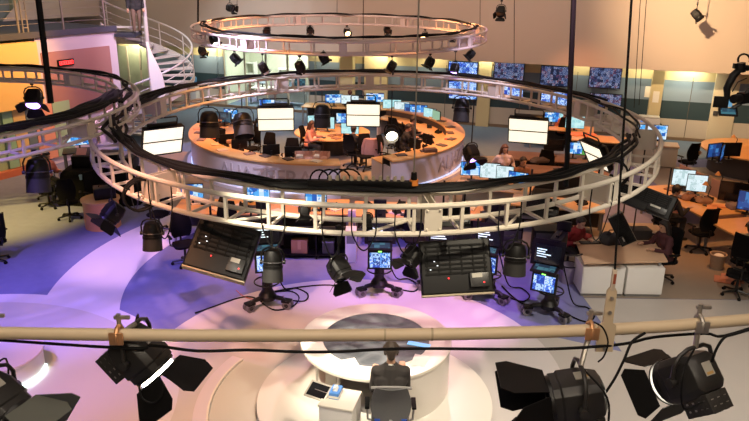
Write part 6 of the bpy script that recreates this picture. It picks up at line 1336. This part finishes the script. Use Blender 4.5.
# newsroom warm pools
spot('news_warm_left', (-4.0, 21.0, 8.2), (-4.2, 22.8, 0.9), 4000, OR, 50, 0.7)
spot('news_warm_mid', (-1.2, 20.0, 8.2), (-1.6, 22.6, 0.9), 2200, OR, 50, 0.8)
spot('news_warm_right', (2.2, 21.0, 8.2), (1.8, 22.8, 0.9), 4000, OR, 50, 0.7)
spot('row_warm_left', (-2.6, 14.6, 8.2), (-2.6, 15.8, 0.7), 2500, OR, 44, 0.6)
spot('row_warm_mid', (1.2, 14.6, 8.2), (1.2, 15.8, 0.7), 2500, OR, 44, 0.6)
spot('row_warm_right', (5.0, 16.0, 8.2), (5.0, 18.6, 0.7), 2000, OR, 50, 0.7)
spot('far_warm_right', (7.0, 22.5, 8.2), (7.0, 24.4, 0.7), 2400, (1, 0.36, 0.14), 44, 0.7)
spot('right_desk_warm', (7.6, 14.0, 8.2), (8.1, 16.4, 0.7), 1700, OR, 54, 0.8)
spot('round_desk_warm', (11.8, 19.5, 8.2), (12.2, 22.1, 0.7), 1800, OR, 40, 0.8)
spot('lilac_front', (-4.0, 15.5, 6.5), (-2.5, 19.2, 0.5), 2400, (0.75, 0.68, 1), 46, 0.8)
spot('lilac_front_right', (3.5, 15.5, 6.5), (1.8, 20, 0.5), 1200, (0.8, 0.7, 1), 40, 0.8)
spot('blue_left_aisle', (-7.5, 20.0, 8.0), (-6.9, 22.8, 0), 2200, (0.3, 0.35, 1), 40, 0.8)
# back wall
spot('bulkhead_right', (5.0, 15.5, 7.4), (12.8, 24.5, 5.4), 10500, (1, 0.66, 0.36), 58, 1.0)
area('bulkhead_wash', (-1, 19, 8.2), (-1, 29, 4.6), 16, 1, 650, (1, 0.7, 0.56))
spot('back_ring_pink', (-2, 17, 7.5), (-2.5, 20.5, 4.4), 500, (1, 0.4, 0.5), 60, 0.9)
spot('ring_violet', (3.2, 18.0, 7), (2.6, 20.2, 4.4), 300, (0.6, 0.2, 1), 30, 0.9)
for i, (px, e) in enumerate(((135, 40), (208, 40), (325, 16), (380, 26), (430, 14), (485, 14), (580, 10), (640, 14), (690, 40))):  # two leftmost added only to brighten the back left wall
    x = Wl(px, 70, 1.6)[0]; p = WM @ V((x, 1.55, SOF - 0.03)); area('soffit_light', p, p + V((0, 0.25, -1)), 0.9, 0.15, e, (1, 0.86, 0.56))
area('meeting_room_light', WM @ V(((gx0 + gx1) / 2, 3.6, SOF)), WM @ V(((gx0 + gx1) / 2, 3.6, 0)), 3.2, 1.6, 190, (0.98, 1, 0.86))
# facade
spot('front_right_floor', (5.5, 5.5, 8.2), (5.0, 9.0, 0), 3000, (1, 0.9, 0.76), 60, 0.9)
spot('facade_orange', LM @ V((0.2, -3.5, 6.8)), LM @ V((-1.0, 0, 2.6)), 1800, (1, 0.55, 0.14), 60, 0.7)
spot('facade_violet', LM @ V((3.5, -4.5, 7.0)), LM @ V((2.8, 0, 3.0)), 600, (0.8, 0.45, 1), 60, 0.7)
spot('back_left_fill', (-6, 22, 8), (-4, 29.5, 1.2), 1500, (0.8, 0.9, 1), 60, 0.9)
area('gallery_light', LM @ V((1.5, 2.5, 8.3)), LM @ V((1.5, 3.5, 4)), 8, 1, 120, (0.95, 0.9, 0.7))
spot('stair_light', (SC.x + 1.5, SC.y - 3.5, 8), (SC.x, SC.y, 2.6), 1300, (0.95, 0.85, 0.9), 40, 0.8)
# light thrown by the two lit foreground spotlights
vs = sc.view_settings
vs.view_transform = 'Standard'; vs.look = 'None'; vs.gamma = 1.0; vs.use_curve_mapping = False; vs.exposure = 0.0
sc.cycles.use_denoising = True if hasattr(sc, 'cycles') else False
